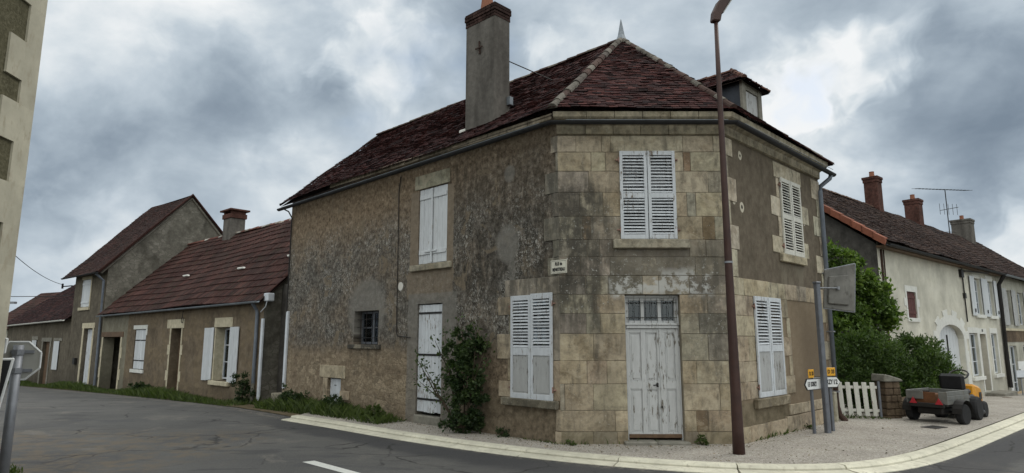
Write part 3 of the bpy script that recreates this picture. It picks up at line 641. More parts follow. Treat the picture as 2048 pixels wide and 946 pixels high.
# ------------------------------------------------------------------ shared builders
def leafpart(house, F, u0, u1, n, z0, z1, secs, mat=None, col=(1, 1, 1), hinge_side=0, name='shutter', label=None, hm=None):
    """louvred / panelled leaf. secs: list of (z0,z1,'l'|'p')"""
    mat = mat or M['white']; mb = MB(); t = .034; sw = .055
    mb.box(F, u0, u0+sw, n, n+t, z0, z1, col).box(F, u1-sw, u1, n, n+t, z0, z1, col)
    zs = [z0]+[s_[0] for s_ in secs]+[]
    prev = z0
    for (a, b, k) in secs:
        mb.box(F, u0+sw, u1-sw, n+.003, n+t-.003, prev, a, col); prev = b
    mb.box(F, u0+sw, u1-sw, n+.003, n+t-.003, prev, z1, col)
    for (a, b, k) in secs:
        if k == 'l':
            cnt = int((b-a)/.055); st = (b-a)/cnt
            for i in range(cnt):
                zz_ = a+st*(i+.5)+R(-.004, .004); kk = R(.72, 1.08); cc = tuple(q*kk for q in col); sl = R(-.004, .004)
                q = [(u0+sw-.005, n+.003, zz_+.016), (u1-sw+.005, n+.003, zz_+.016+sl), (u1-sw+.005, n+.031, zz_-.016+sl), (u0+sw-.005, n+.031, zz_-.016)]
                q += [(a_, b_, c_-.009) for a_, b_, c_ in q]
                mb.add([F.P(*w_) for w_ in q], [(0, 1, 2, 3), (4, 5, 6, 7), (0, 1, 5, 4), (1, 2, 6, 5), (2, 3, 7, 6), (3, 0, 4, 7)], cc, [(w_[0], w_[2]) for w_ in q])
    sh = R(-.007, .007)
    for v_ in mb.v: v_ += F.d*(sh*(v_.z-z0)) + Vector((0, 0, sh*.6))*0
    o = mesh(name, mb, mat, house, label, bevel=.003)
    for (a, b, k) in secs:
        if k == 'p': mesh('panel', MB().box(F, u0+sw, u1-sw, n+.006, n+.018, a, b).box(F, u0+sw+.02, u1-sw-.02, n+.018, n+.024, a+.03, b-.03), M['panelgrey'], o)
    hb = MB(); hu = u0 if hinge_side == 0 else u1
    for zz_ in (z0+.17*(z1-z0)*.6, z1-.17*(z1-z0)*.6):
        hb.tube([F.P(hu, n+.02, zz_-.05), F.P(hu, n+.02, zz_+.05)], .014, 6); s_ = -1 if hinge_side == 0 else 1
        hb.box(F, min(hu, hu+s_*.06), max(hu, hu+s_*.06), n-.02, n+.02, zz_-.012, zz_+.012)
    mesh('hinge', hb, hm or M['rustpink'], o)
    return o
M['rustpink'] = simple('rusty_hinge', (.26, .16, .13), .8, .2, 0, .4, 30)
def boards(house, F, u0, u1, n, z0, z1, nb, mat, battens=(), strap=(), name='shutter', label=None, jag=.0, col=(1, 1, 1)):
    mb = MB(); w_ = (u1-u0)/nb
    for i in range(nb):
        k = R(.88, 1.06); mb.box(F, u0+i*w_+.003, u0+(i+1)*w_-.003, n, n+.022+R(0, .003), z0+R(0, jag), z1-R(0, jag*.3), tuple(q*k for q in col))
    for z_ in battens: mb.box(F, u0+.02, u1-.02, n+.024, n+.045, z_-.045, z_+.045, col)
    o = mesh(name, mb, mat, house, label, bevel=.003)
    if strap:
        hb = MB()
        for z_ in strap: hb.box(F, u0+.02, u1-.015, n+.027, n+.034, z_-.022, z_+.022)
        mesh('strap_hinge', hb, M['iron'], o, bevel=.002)
    return o
def window(house, F, u0, u1, z0, z1, n=-.18, cols=2, rows=3, mat=None, curtain=True, name='window'):
    mat = mat or M['white']; mb = MB(); s_ = .05
    mb.box(F, u0, u0+s_, n-.02, n+.03, z0, z1).box(F, u1-s_, u1, n-.02, n+.03, z0, z1).box(F, u0+s_, u1-s_, n-.02, n+.03, z0, z0+s_).box(F, u0+s_, u1-s_, n-.02, n+.03, z1-s_, z1)
    for i in range(1, cols):
        c_ = u0+(u1-u0)*i/cols; mb.box(F, c_-.03, c_+.03, n-.012, n+.025, z0+s_, z1-s_)
    for j in range(1, rows):
        c_ = z0+(z1-z0)*j/rows; mb.box(F, u0+s_, u1-s_, n-.008, n+.017, c_-.014, c_+.014)
    o = mesh(name, mb, mat, house, bevel=.003)
    mesh('glass_pane', MB().box(F, u0+.02, u1-.02, n-.006, n-.001, z0+.02, z1-.02), M['glass_clear'], o)
    if curtain:
        cb = MB(); k = 26
        q = [(u0+.03+(u1-u0-.06)*i/k, n-.07+.018*sin(i*2.1), zz_) for i in range(k+1) for zz_ in (z0+.02, z1-.02)]
        cb.add([F.P(*w_) for w_ in q], [(2*i, 2*i+2, 2*i+3, 2*i+1) for i in range(k)]); mesh('curtain', cb, M['cloth'], o)
    else: mesh('backing', MB().box(F, u0, u1, n-.3, n-.28, z0, z1), M['dark'], o)
    return o
m = Mat('pane_glass', .06, .5); m.b.inputs['Base Color'].default_value = (.8, .85, .85, 1)
tr = m.nd('ShaderNodeBsdfTransparent'); tr.inputs[0].default_value = (.75, .8, .8, 1); gl = m.nd('ShaderNodeBsdfGlossy'); gl.inputs['Roughness'].default_value = .05; gl.inputs[0].default_value = (.8, .85, .9, 1)
mx = m.nd('ShaderNodeMixShader'); fr = m.nd('ShaderNodeFresnel'); fr.inputs[0].default_value = 1.5
m.t.links.new(fr.outputs[0], mx.inputs[0]); m.t.links.new(tr.outputs[0], mx.inputs[1]); m.t.links.new(gl.outputs[0], mx.inputs[2]); m.t.links.new(mx.outputs[0], m.t.nodes['Material Output'].inputs[0]); M['glass_clear'] = m.m
def gutter(name, parent, path, r, n, z, mat, brackets=True, label=None):
    prof = [(n+r*cos(a), z+r*sin(a)) for a in [pi+pi*i/8 for i in range(9)]]+[(n+r-.012, z), (n+r*.6, z-r*.5), (n-r*.6, z-r*.5), (n-r+.012, z)]
    mb = MB(); mb.sweep(path, prof)
    o = mesh(name, mb, mat, parent, label, smooth=False)
    return o
PAL_MAIN = [(.050, .026, .024), (.040, .023, .022), (.030, .020, .020), (.064, .032, .028), (.048, .030, .027), (.024, .018, .018), (.060, .038, .034), (.090, .058, .050)]
PAL_MAIN = [tuple(a*b for a, b in zip(q, (.76, .45, .46))) for q in PAL_MAIN]
PAL_D = [(.088, .044, .038), (.074, .038, .034), (.062, .036, .033), (.100, .054, .046), (.070, .046, .040)]
PAL_D = [tuple(a*b for a, b in zip(q, (.60, .52, .50))) for q in PAL_D]
PAL_K = [(.048, .032, .026), (.038, .027, .023), (.058, .040, .032), (.032, .024, .021), (.075, .055, .042)]
PAL_K = [tuple(a*b for a, b in zip(q, (.85, .72, .72))) for q in PAL_K]

# ================================================================== MAIN CORNER HOUSE
H = thing('corner_house', 'two storey corner house with cut stone front, weathered brown render and dark red tiled roof', 'house', (2.34, 14.0, 0))
aL = A.P(10.05, 0, 0); cR = C.P(4.65, 0, 0); rear = (-3.6, 25.2)
holesA = [(.16, 1.14, .70, 2.53), (3.18, 4.02, .02, 2.50), (3.07, 4.06, 3.36, 5.06), (5.48, 6.52, 1.62, 2.42), (7.02, 7.62, .06, .79)]
mb = wallplate(MB(), A, 0, 10.05, -.4, 5.75, holesA, 0, .3); mesh('street_wall', mb, M['wallA'], H)
holesB = [(1.14, 2.10, .02, 2.52), (1.12, 2.08, 3.50, 5.10)]
mb = wallplate(MB(), B, 0, 3.02, -.4, 5.75, holesB, -.004, .3); mesh('front_wall', mb, M['mortar'], H)
holesC = [(.80, 1.92, .71, 2.52), (2.36, 3.34, 3.46, 5.04)]
mb = wallplate(MB(), C, 0, 4.65, -.4, 5.75, holesC, 0, .3); mesh('side_wall', mb, M['wallC'], H)
mb = MB()
pp = [cR, Vector((rear[0], rear[1], 0)), aL]
for p, q in zip(pp[:-1], pp[1:]): mb.add([p+Vector((0, 0, -.4)), q+Vector((0, 0, -.4)), q+Vector((0, 0, 5.7)), p+Vector((0, 0, 5.7))], [(0, 1, 2, 3)])
RL = Vector((-4.87, 22.14, 9.05)); mb.add([aL+Vector((0, 0, 5.5)), RL-Vector((0, 0, .08)), Vector((rear[0], rear[1], 5.5))], [(0, 1, 2)])
mesh('rear_wall', mb, M['rG'], H)
mesh('interior', MB().add([A.P(.3, -.9, 0), A.P(9.8, -.9, 0), A.P(9.8, -.9, 5.3), A.P(.3, -.9, 5.3), C.P(.1, -.9, 0), C.P(4.5, -.9, 0), C.P(4.5, -.9, 5.3), C.P(.1, -.9, 5.3), B.P(0, -.9, 0), B.P(3, -.9, 0), B.P(3, -.9, 5.3), B.P(0, -.9, 5.3)], [(0, 1, 2, 3), (4, 5, 6, 7), (8, 9, 10, 11)]), M['dark'], H)

# --- dressed stone blocks
CREAM = (.415, .355, .26); TAN = (.375, .315, .225); GREY = (.31, .275, .215); DGREY = (.235, .21, .17); LIGHT = (.46, .40, .30); BROWN = (.22, .165, .105)
COL = {'c': CREAM, 't': TAN, 'g': GREY, 'd': DGREY, 'l': LIGHT, 'b': BROWN}
def block(mb, F, u0, u1, z0, z1, cc, n0=0, n1=.011, gap=.0035):
    k = R(.90, 1.10); c_ = tuple(q*k*R(.97, 1.03) for q in cc); j = lambda: R(-.004, .004)
    nn_ = n1+R(-.003, .004)
    q = [(u0+gap+j(), n0, z0+gap+j()), (u1-gap+j(), n0, z0+gap+j()), (u1-gap+j(), nn_, z0+gap+j()), (u0+gap+j(), nn_, z0+gap+j()), (u0+gap+j(), n0, z1-gap+j()), (u1-gap+j(), n0, z1-gap+j()), (u1-gap+j(), nn_, z1-gap+j()), (u0+gap+j(), nn_, z1-gap+j())]
    q[0] = (q[3][0], n0, q[3][2]); q[1] = (q[2][0], n0, q[2][2]); q[4] = (q[7][0], n0, q[7][2]); q[5] = (q[6][0], n0, q[6][2])
    mb.add([F.P(*t) for t in q], [(0, 1, 2, 3), (4, 5, 6, 7), (0, 1, 5, 4), (1, 2, 6, 5), (2, 3, 7, 6), (3, 0, 4, 7)], c_, [(t[0], t[2]) for t in q])
mb = MB(); E0, E3 = -.012, 3.03
# courses of the front: z0, z1, [u breaks], colours; openings sit between the breaks
rows = [
 (5.10, 5.41, [E0, .33, .80, 1.12-.16, 2.27, 2.82, E3], 'ccclcc'),
 (4.74, 5.10, [E0, .60, .86, 1.12], 'tct'), (4.74, 5.10, [2.08, 2.27, 2.40, E3], 'cbc'),
 (4.35, 4.74, [E0, .55, 1.12], 'gt'), (4.35, 4.74, [2.08, 2.70, E3], 'cg'),
 (3.91, 4.35, [E0, .38, .80, 1.12], 'dgt'), (3.91, 4.35, [2.08, 2.30, 2.46, E3], 'tgt'),
 (3.49, 3.91, [E0, .42, .57, 1.12], 'gbg'), (3.49, 3.91, [2.08, 2.56, 2.78, E3], 'tbg'),
 (3.18, 3.49, [E0, .50, .72, .96], 'dgd'), (3.18, 3.32, [.96, 2.31], 'd'), (3.18, 3.49, [2.31, 2.6, E3], 'gg'),
 (2.85, 3.18, [E0, .38, .90], 'dg'), (2.85, 3.18, [.90, 2.40, E3], 'dd'),
 (2.52, 2.85, [E0, .46, .86, 1.46, 1.74, 2.28, E3], 'dgdlgd'),
 (2.19, 2.52, [E0, .60, 1.14], 'gt'), (2.19, 2.52, [2.10, 2.58, E3], 'tg'),
 (1.84, 2.19, [E0, .46, .70, 1.14], 'dgt'), (1.84, 2.19, [2.10, 2.42, E3], 'gd'),
 (1.38, 1.84, [E0, .58, 1.14], 'tt'), (1.38, 1.84, [2.10, 2.56, E3], 'gd'),
 (.99, 1.38, [E0, .46, .80, 1.14], 'tct'), (.99, 1.38, [2.10, 2.34, 2.9, E3], 'tct'),
 (.55, .99, [E0, .07, .56, 1.14], 'gtc'), (.55, .99, [2.10, 2.72, E3], 'ct'),
 (.20, .55, [E0, .92, 1.14], 'tc'), (.20, .55, [2.10, 2.30, 2.50, E3], 'tbt'),
 (-.3, .20, [E0, .55, .95, 1.14], 'tgt'), (-.3, .20, [2.10, 2.32, E3], 'gt')]
for z0, z1, br, cs in rows:
    for i, k in enumerate(cs): block(mb, B, br[i], br[i+1], z0, z1, COL[k])
mesh('cut_stone_front', mb, M['stoneB'], H, 'pale cut limestone blocks of the narrow corner front', bevel=.006)
mb = MB()
for i, (z0, z1) in enumerate([(5.10, 5.41), (4.74, 5.10), (4.35, 4.74), (3.91, 4.35), (3.49, 3.91), (3.18, 3.49), (2.85, 3.18)]):
    block(mb, A, -.012, [.16, .05, .30, .14, .34, .12, .26][i], z0, z1, [LIGHT, GREY, DGREY, DGREY, DGREY, DGREY, DGREY][i], 0, .012)
for z0, z1, br, cs in [(2.53, 2.85, [-.012, .52, 1.34], 'gg'), (2.19, 2.53, [1.14, 1.52], 't'), (1.84, 2.19, [1.14, 1.24], 'g'), (1.38, 1.84, [1.14, 1.54], 'c'), (.99, 1.38, [1.14, 1.26], 't'), (.70, .99, [1.14, 1.50], 'c'),
                       (1.38, 2.53, [-.012, .16], 'g'), (.70, 1.38, [-.012, .16], 't'), (.2, .56, [-.012, .10], 't'), (-.3, .2, [-.012, .12], 't')]:
    for i, k in enumerate(cs): block(mb, A, br[i], br[i+1], z0, z1, COL[k], 0, .012)
block(mb, A, 6.80, 8.02, .79, 1.10, CREAM, 0, .02); block(mb, A, 7.62, 7.85, .1, .79, TAN, 0, .015); block(mb, A, 6.6, 7.02, .28, .5, TAN, 0, .02)
mesh('corner_stonework', mb, M['stoneA'], H, bevel=.006)
mb = MB(); block(mb, A, 2.98, 4.20, 5.06, 5.38, (.30, .275, .21), 0, .022); mesh('lintel', mb, M['stone'], H, 'pale stone lintel above the white board shutters', bevel=.008)
mb = MB()
LC = (.46, .415, .32)
for i, (z0, z1) in enumerate([(5.06, 5.40), (4.66, 5.06), (4.22, 4.66), (3.78, 4.22), (3.34, 3.78), (2.84, 3.34)]):
    block(mb, C, -.012, [.30, .10, .38, .12, .40, .28][i], z0, z1, LC, 0, .014)
for i, (z0, z1) in enumerate([(4.9, 5.36), (4.5, 4.9), (4.05, 4.5), (3.6, 4.05), (3.2, 3.6), (2.84, 3.2)]):
    block(mb, C, [4.15, 4.42, 4.15, 4.45, 4.15, 4.40][i], 4.66, z0, z1, LC, 0, .014)
block(mb, C, 2.12, 3.56, 5.04, 5.37, LC, 0, .016)
for i, (z0, z1) in enumerate([(4.62, 5.04), (4.22, 4.62), (3.80, 4.22), (3.46, 3.80)]):
    block(mb, C, [2.20, 1.90, 2.20, 1.86][i], 2.36, z0, z1, LC, 0, .014); block(mb, C, 3.34, [3.50, 3.86, 3.50, 3.72][i], z0, z1, LC, 0, .014)
for z0, z1, br, cs in [(2.52, 2.84, [-.012, .48, 1.5, 2.3, 2.9, 3.4, 4.0, 4.66], 'ccccgtc'), (2.16, 2.52, [-.012, .50, .80], 'ct'), (1.80, 2.16, [-.012, .80], 'c'), (1.36, 1.80, [-.012, .52, .80], 'ct'), (1.0, 1.36, [-.012, .30, .80], 'tt'), (.70, 1.0, [-.012, .50, .80], 'tc'),
                       (2.16, 2.52, [1.92, 2.36], 't'), (1.78, 2.16, [1.92, 2.10], 't'), (1.78, 2.16, [2.26, 2.42], 'c'), (1.42, 1.78, [1.92, 2.44], 'c'), (1.04, 1.42, [1.92, 2.10], 't'), (1.04, 1.42, [2.28, 2.44], 'c'), (.70, 1.04, [1.92, 2.50], 'c'),
                       (2.1, 2.52, [4.2, 4.66], 't'), (1.7, 2.1, [4.44, 4.66], 't'), (1.3, 1.7, [4.2, 4.66], 'g'), (.9, 1.3, [4.44, 4.66], 'g'), (.45, .9, [4.25, 4.66], 't')]:
    for i, k in enumerate(cs): block(mb, C, br[i], br[i+1], z0, z1, COL[k], 0, .014)
for i, (a, b) in enumerate([(-.012, .35), (.35, 1.2), (1.2, 1.9), (1.9, 2.6), (2.6, 3.3), (3.3, 4.0), (4.0, 4.67)]): block(mb, C, a, b, -.35, .26 + (.03 if i > 2 else 0), TAN, 0, .05)
for i, (a, b) in enumerate([(2.1, 3.0), (3.0, 3.9), (3.9, 4.67)]): block(mb, C, a, b, .30, .50, CREAM, 0, .035)
mesh('side_stonework', mb, M['stone'], H, bevel=.006)
# --- cornice: moulding blocks
pathM = [(aL.x, aL.y), c1, c2, (cR.x, cR.y)]
path_cut = [tuple(A.P(5.6, 0, 0))[:2], c1, c2, (cR.x, cR.y)]
mb = MB()
def cornice_seg(F, u0, u1, k0, k1, cc):
    prof = [(0.0, 5.415), (.05, 5.43), (.06, 5.58), (.12, 5.61), (.22, 5.66), (.245, 5.69), (.25, 5.785), (0.0, 5.785)]
    q = [(u0-k0*n, n, z_) for n, z_ in prof]+[(u1+k1*n, n, z_) for n, z_ in prof]; k = len(prof)
    mb.add([F.P(*t) for t in q], [tuple(range(k)), tuple(range(k, 2*k))]+[(i, (i+1) % k, (i+1) % k+k, i+k) for i in range(k)], cc, [(t[0], t[2]) for t in q])
mit = math.tan(radians(22)); g_ = .004
for F, U, ends in ((B, 3.02, 'both'), (C, 4.65, 'start')):
    n = 6 if F is B else 8; 
    for i in range(n):
        a, b = U*i/n+g_, U*(i+1)/n-g_; kk = R(.82, 1.12)
        cornice_seg(F, a-(g_ if i == 0 else 0), b+(g_ if i == n-1 and F is B else 0), mit if i == 0 else 0, mit if (i == n-1 and F is B) else 0, tuple(q*kk for q in (.31, .275, .20)))
mesh('cornice', mb, M['stone'], H, 'moulded pale stone cornice under the gutter', bevel=.004)
mb = MB(); n = 14
for i in range(n):      # thin stone ledge above the gutter on the long wall
    a, b = 7.6*i/n, 7.6*(i+1)/n; kk = R(.7, 1.1); mb.box(A, a+g_-(mit*.1 if i == 0 else 0), b-g_, 0.002, .22, 5.66, 5.775-.0, tuple(q*kk for q in (.28, .24, .18)))
mesh('ledge', mb, M['stone'], H, bevel=.006)
gp = [tuple(A.P(10.25, 0, 0))[:2]+(-.12,), (c1[0], c1[1], 0), (c2[0], c2[1], 0), tuple(C.P(4.8, 0, 0))[:2]+(-.06,)]
og = gutter('gutter', H, gp, .062, .31, 5.58, M['zincdark'])
mb = MB()
for F, U in ((A, 10), (B, 3), (C, 4.6)):
    for i in range(int(U/.5)): u_ = .25+i*.5; mb.box(F, u_-.01, u_+.01, .2, .372, 5.582-(u_*.012 if F is A else 0), 5.588-(u_*.012 if F is A else 0))
    mb.tube([F.P(.12, .368, 5.585), F.P(U-.0, .368, 5.585-(U*.012 if F is A else 0))], .006, 5)
mesh('gutter_bead', mb, M['zinc'], og)

# --- roof
AP = Vector((2.72, 14.8, 9.10)); ov = .29; ze = 5.80
def mitre_pt(F1, F2, pt, n):
    m_ = (F1.n+F2.n).normalized(); m_ = m_/m_.dot(F1.n); return Vector((pt[0], pt[1], ze))+m_*n
eAL = A.P(10.3, ov, 5.62); e1 = mitre_pt(A, B, c1, ov); e2 = mitre_pt(B, C, c2, ov); e3 = C.P(4.9, ov, 5.76)
M['tileB'] = M['tile']
def roofpart(name, mbx, mat, parent, label=None): return mesh(name, mbx, mat, parent, label, recalc=True)
roofpart('roof_slope', tiles(e1, eAL, RL, AP, .105, .17, PAL_MAIN, seed=3), M['tile'], H)
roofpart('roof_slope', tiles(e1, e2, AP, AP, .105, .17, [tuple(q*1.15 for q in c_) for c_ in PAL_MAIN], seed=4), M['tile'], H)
roofpart('roof_slope', tiles(e2, e3, AP, AP, .105, .17, PAL_MAIN, seed=5), M['tile'], H)
eR = Vector((rear[0], rear[1], 5.6)); mb = MB().add([e3, eR, RL, AP], [(0, 1, 2, 3)], (.08, .04, .035)); roofpart('roof_slope', mb, M['tile'], H)
hc = ((.13, .118, .10), (.095, .082, .072), (.155, .14, .12), (.07, .045, .038))
mesh('hip_ridge', ridge_tiles(e1+Vector((0, 0, .06)), lerp(e1, AP, .93)+Vector((0, 0, .035)), .085, .30, hc, 2), M['tile'], H, recalc=False)
mesh('hip_ridge', ridge_tiles(e2+Vector((0, 0, .06)), lerp(e2, AP, .93)+Vector((0, 0, .035)), .075, .30, hc, 3), M['tile'], H, recalc=False)
mesh('hip_ridge', ridge_tiles(e3+Vector((0, 0, .03)), lerp(e3, AP, .93)+Vector((0, 0, .02)), .06, .30, hc, 3), M['tile'], H, recalc=False)
mesh('ridge_capping', ridge_tiles(RL, lerp(RL, AP, .965), .075, .32, ((.08, .05, .04), (.13, .11, .09), (.06, .04, .035)), 5), M['tile'], H, recalc=False)
mb = MB()
nrmA = (e1-eAL).cross(AP-eAL).normalized(); nrmA = nrmA if nrmA.z > 0 else -nrmA
mb.tube([lerp(eAL, RL, i_/12)-nrmA*(.035+.02*sin(i_))-A.d*.03 for i_ in range(13)], .028, 6); mesh('verge_mortar', mb, M['verge_dark'], H)
mb = MB(); mb.lathe(AP+Vector((0, 0, .0)), [(.20, -.16), (.12, .02), (.085, .10), (.03, .42), (.015, .50), (.004, .54)], 8); mesh('finial', mb, M['zinc'], H, 'grey zinc spike on the roof peak')

# --- chimney on the long slope
Q = Fr(tuple(A.P(0, -.4, 0))[:2], -46, -1)
CH = mesh('chimney', MB().box(Q, 2.06, 2.99, -.47, 0, 5.7, 8.74), M['chimney'], H, 'tall grey cement chimney with a brick cap', bevel=.012)
mb = MB()
for i in range(4):
    z_ = 8.70+.072*i; e = (.012, .012, .03, .03)[i]
    for k in range(7):
        a = 2.06-e+(.93+2*e)*k/7; kk = R(.6, 1.3); mb.box(Q, a+.004, a+(.93+2*e)/7-.004, -.47-e, e, z_+.004, z_+.068, (kk, kk, kk))
mesh('brick_cap', mb, M['brick'], CH, bevel=.006)
mesh('cap_slab', MB().box(Q, 2.04, 3.01, -.49, .02, 8.99, 9.02), M['brick'], CH, bevel=.01)
mesh('chimney_pot', MB().lathe(Q.P(2.55, -.24, 9.02), [(.17, 0), (.16, .05), (.11, .45), (.12, .50)], 16), M['clay'], CH)
mesh('wall_anchor', MB().box(Q, 2.495, 2.53, .002, .03, 7.95, 8.25, du=.02).box(Q, 2.40, 2.63, .031, .05, 8.07, 8.10), M['rustpipe'], CH)
mesh('flashing', MB().box(Q, 3.0, 3.45, -.12, .02, 6.20, 6.27).box(Q, 2.99, 3.2, -.3, .0, 6.2, 6.36), M['whitestone'], CH, bevel=.02)
mesh('vent_box', MB().box(Q, 1.96, 2.06, -.47, -.37, 6.75, 6.93), M['zinc'], CH)
mb = MB()
for (a, b, r_) in ((2.05, 7.1, .05), (2.05, 6.95, .035), (2.05, 6.82, .04), (2.05, 6.6, .03)): mb.box(Q, a-.004+.0, a+.012, -.2-r_, -.2+r_, b-r_, b+r_*1.2)
mesh('stay_rod', MB().tube([Q.P(2.06, -.45, 7.78), A.P(1.8, -2.0, 7.62)], .012, 6), M['iron'], CH)

# --- dormer on the side slope
DM = mesh('dormer', MB().box(C, 2.0, 2.9, -2.2, -.54, 6.1, 7.2), M['slate'], H, 'small slate clad dormer with hipped tile roof', bevel=.004)
mb = MB().box(C, 1.97, 2.14, -.535, -.47, 6.3, 7.22).box(C, 2.76, 2.93, -.535, -.47, 6.3, 7.22).box(C, 2.14, 2.76, -.535, -.48, 7.06, 7.22).box(C, 2.14, 2.76, -.535, -.48, 6.3, 6.42)
mesh('dormer_frame', mb, M['pipe_light'] if 'pipe_light' in M else M['concrete'], DM, bevel=.006)
mesh('dormer_window', MB().box(C, 2.14, 2.76, -.53, -.51, 6.42, 7.06), M['panelgrey'], DM)
dl0, dl1, dl2, dl3 = C.P(1.82, -.34, 7.2), C.P(3.08, -.34, 7.2), C.P(3.08, -2.4, 7.2), C.P(1.82, -2.4, 7.2); dp0, dp1 = C.P(2.45, -.88, 7.68), C.P(2.45, -2.4, 7.68)
dmb = tiles(dl0, dl1, dp0, dp0, .11, .16, PAL_MAIN, seed=8, sag=.005); 
for t in (tiles(dl3, dl0, dp0, dp1, .11, .16, PAL_MAIN, seed=9, sag=.005), tiles(dl1, dl2, dp1, dp0, .11, .16, PAL_MAIN, seed=10, sag=.005)):
    k = len(dmb.v); dmb.v += t.v; dmb.c += t.c; dmb.uv += t.uv; dmb.f += [tuple(i+k for i in f) for f in t.f]
for (p, q) in ((dl0, dp0), (dl1, dp0), (dp0, dp1)):
    t = ridge_tiles(p+Vector((0, 0, .03)), lerp(p, q, .82)+Vector((0, 0, .03)), .06, .2, ((.15, .08, .06), (.1, .06, .05)), 4); k = len(dmb.v); dmb.v += t.v; dmb.c += t.c; dmb.uv += t.uv; dmb.f += [tuple(i+k for i in f) for f in t.f]
mesh('dormer_roof', dmb, M['tile'], DM)

# --- front door and transom
DR = mesh('front_door', MB().box(B, 1.17, 2.07, -.16, -.13, .10, 1.93), M['door_paint'], H, 'peeling white double door with moulded panels', bevel=.002)
mb = MB()
lay = [(1.17, 1.75, [(1.22, 1.42), (1.50, 1.70)]), (1.76, 2.07, [(1.84, 2.01)])]
for (a, b, pn) in lay:
    segs = [a]+[q for p_ in pn for q in p_]+[b]
    for i in range(0, len(segs), 2): mb.box(B, segs[i], segs[i+1], -.129, -.10, .10, 1.93)
    for (p0, p1) in pn:
        for (za, zb) in ((.10, .16), (.90, 1.03), (1.86, 1.93)): mb.box(B, p0, p1, -.129, -.102, za, zb)
        for (za, zb) in ((.16, .90), (1.03, 1.86)):
            mb.box(B, p0+.012, p1-.012, -.129, -.118, za+.02, zb-.02); mb.box(B, p0+.035, p1-.035, -.1175, -.110, za+.05, zb-.05)
            mb.box(B, p0, p0+.01, -.129, -.108, za, zb).box(B, p1-.01, p1, -.129, -.108, za, zb).box(B, p0+.01, p1-.01, -.129, -.108, za, za+.018).box(B, p0+.01, p1-.01, -.129, -.108, zb-.018, zb)
mb.box(B, 1.735, 1.775, -.099, -.085, .10, 1.93)
mesh('door_moulding', mb, M['door_paint'], DR, bevel=.004)
mesh('door_foot', MB().box(B, 1.17, 2.07, -.095, -.078, .085, .15), M['wood'], DR, bevel=.006)
mesh('door_handle', MB().box(B, 1.665, 1.70, -.099, -.088, .93, 1.0).tube([B.P(1.68, -.085, .97), B.P(1.68, -.04, .97), B.P(1.60, -.035, .965)], .011, 8).lathe(B.P(1.74, -.08, .60), [(.015, 0), (.02, .02)], 8, axis=B.n), M['iron'], DR)
mesh('door_frame', MB().box(B, 1.145, 1.17, -.2, -.09, .02, 2.51).box(B, 2.07, 2.095, -.2, -.09, .02, 2.51).box(B, 1.17, 2.07, -.2, -.07, 1.935, 1.985).box(B, 1.145, 2.095, -.2, -.055, 1.99, 2.02).box(B, 1.17, 2.07, -.2, -.09, 2.47, 2.51), M['door_paint'], DR, bevel=.004)
TW = window(H, B, 1.17, 2.07, 2.02, 2.47, -.16, 3, 1, M['door_paint'], True, 'transom_window')
mb = MB()
for i in range(9): u_ = 1.22+.1*i; mb.tube([B.P(u_, -.10, 2.03), B.P(u_, -.10, 2.46)], .0035, 5)
mb.tube([B.P(1.17, -.10, 2.12), B.P(2.07, -.10, 2.12)], .006, 5).tube([B.P(1.17, -.10, 2.38), B.P(2.07, -.10, 2.38)], .006, 5)
mesh('window_grille', mb, M['iron'], TW)
mesh('doorstep', MB().box(B, 1.06, 1.60, -.3, .16, -.25, .055).box(B, 1.61, 2.16, -.3, .15, -.25, .045), M['concrete'], H, 'worn stone step of the front door', bevel=.015)
# --- windows behind shutters + shutters
for (F, u0, u1, z0, z1) in ((B, 1.12, 2.08, 3.5, 5.1), (A, .16, 1.14, .70, 2.53), (A, 3.07, 4.06, 3.36, 5.06), (C, .80, 1.92, .71, 2.52), (C, 2.36, 3.34, 3.46, 5.04)): window(H, F, u0+.01, u1-.01, z0+.01, z1-.01, -.2, 2, 3)
leafpart(H, B, 1.10, 1.59, .016, 3.50, 5.11, [(3.58, 4.24, 'l'), (4.33, 5.03, 'l')], label='left louvred shutter above the front door')
leafpart(H, B, 1.605, 2.10, .022, 3.50, 5.11, [(3.58, 4.24, 'l'), (4.33, 5.03, 'l')], hinge_side=1, label='right louvred shutter above the front door')
leafpart(H, A, .655, 1.15, .02, .69, 2.54, [(.79, 1.46, 'p'), (1.60, 2.45, 'l')], hinge_side=1, label='left shutter of the ground floor window beside the rose bush')
leafpart(H, A, .14, .645, .026, .69, 2.56, [(.79, 1.46, 'p'), (1.60, 2.46, 'l')], label='right shutter of the ground floor window beside the rose bush')
leafpart(H, C, .79, 1.37, .02, .71, 2.53, [(.80, 1.52, 'p'), (1.64, 2.45, 'l')], label='left shutter beside the brown lamp post')
leafpart(H, C, 1.38, 1.94, .026, .71, 2.53, [(.80, 1.52, 'p'), (1.64, 2.45, 'l')], hinge_side=1, label='right shutter beside the brown lamp post')
leafpart(H, C, 2.34, 2.85, .02, 3.46, 5.06, [(3.54, 4.20, 'l'), (4.30, 4.98, 'l')], M['cream_paint'])
leafpart(H, C, 2.86, 3.36, .026, 3.46, 5.06, [(3.54, 4.20, 'l'), (4.30, 4.98, 'l')], M['cream_paint'], hinge_side=1)
boards(H, A, 3.58, 4.05, -.05, 3.37, 5.05, 3, M['white_new'], (3.62, 4.86), jag=.01, label='left board shutter of the upper window')
boards(H, A, 3.09, 3.565, -.045, 3.37, 5.05, 3, M['white_new'], (3.62, 4.86), jag=.01, label='right board shutter of the upper window')
mesh('shutter_bar', MB().box(A, 3.40, 3.80, .0, .02, 3.62, 3.65).box(A, 3.555, 3.60, -.0, .02, 3.4, 5.03), M['white_new'], H)
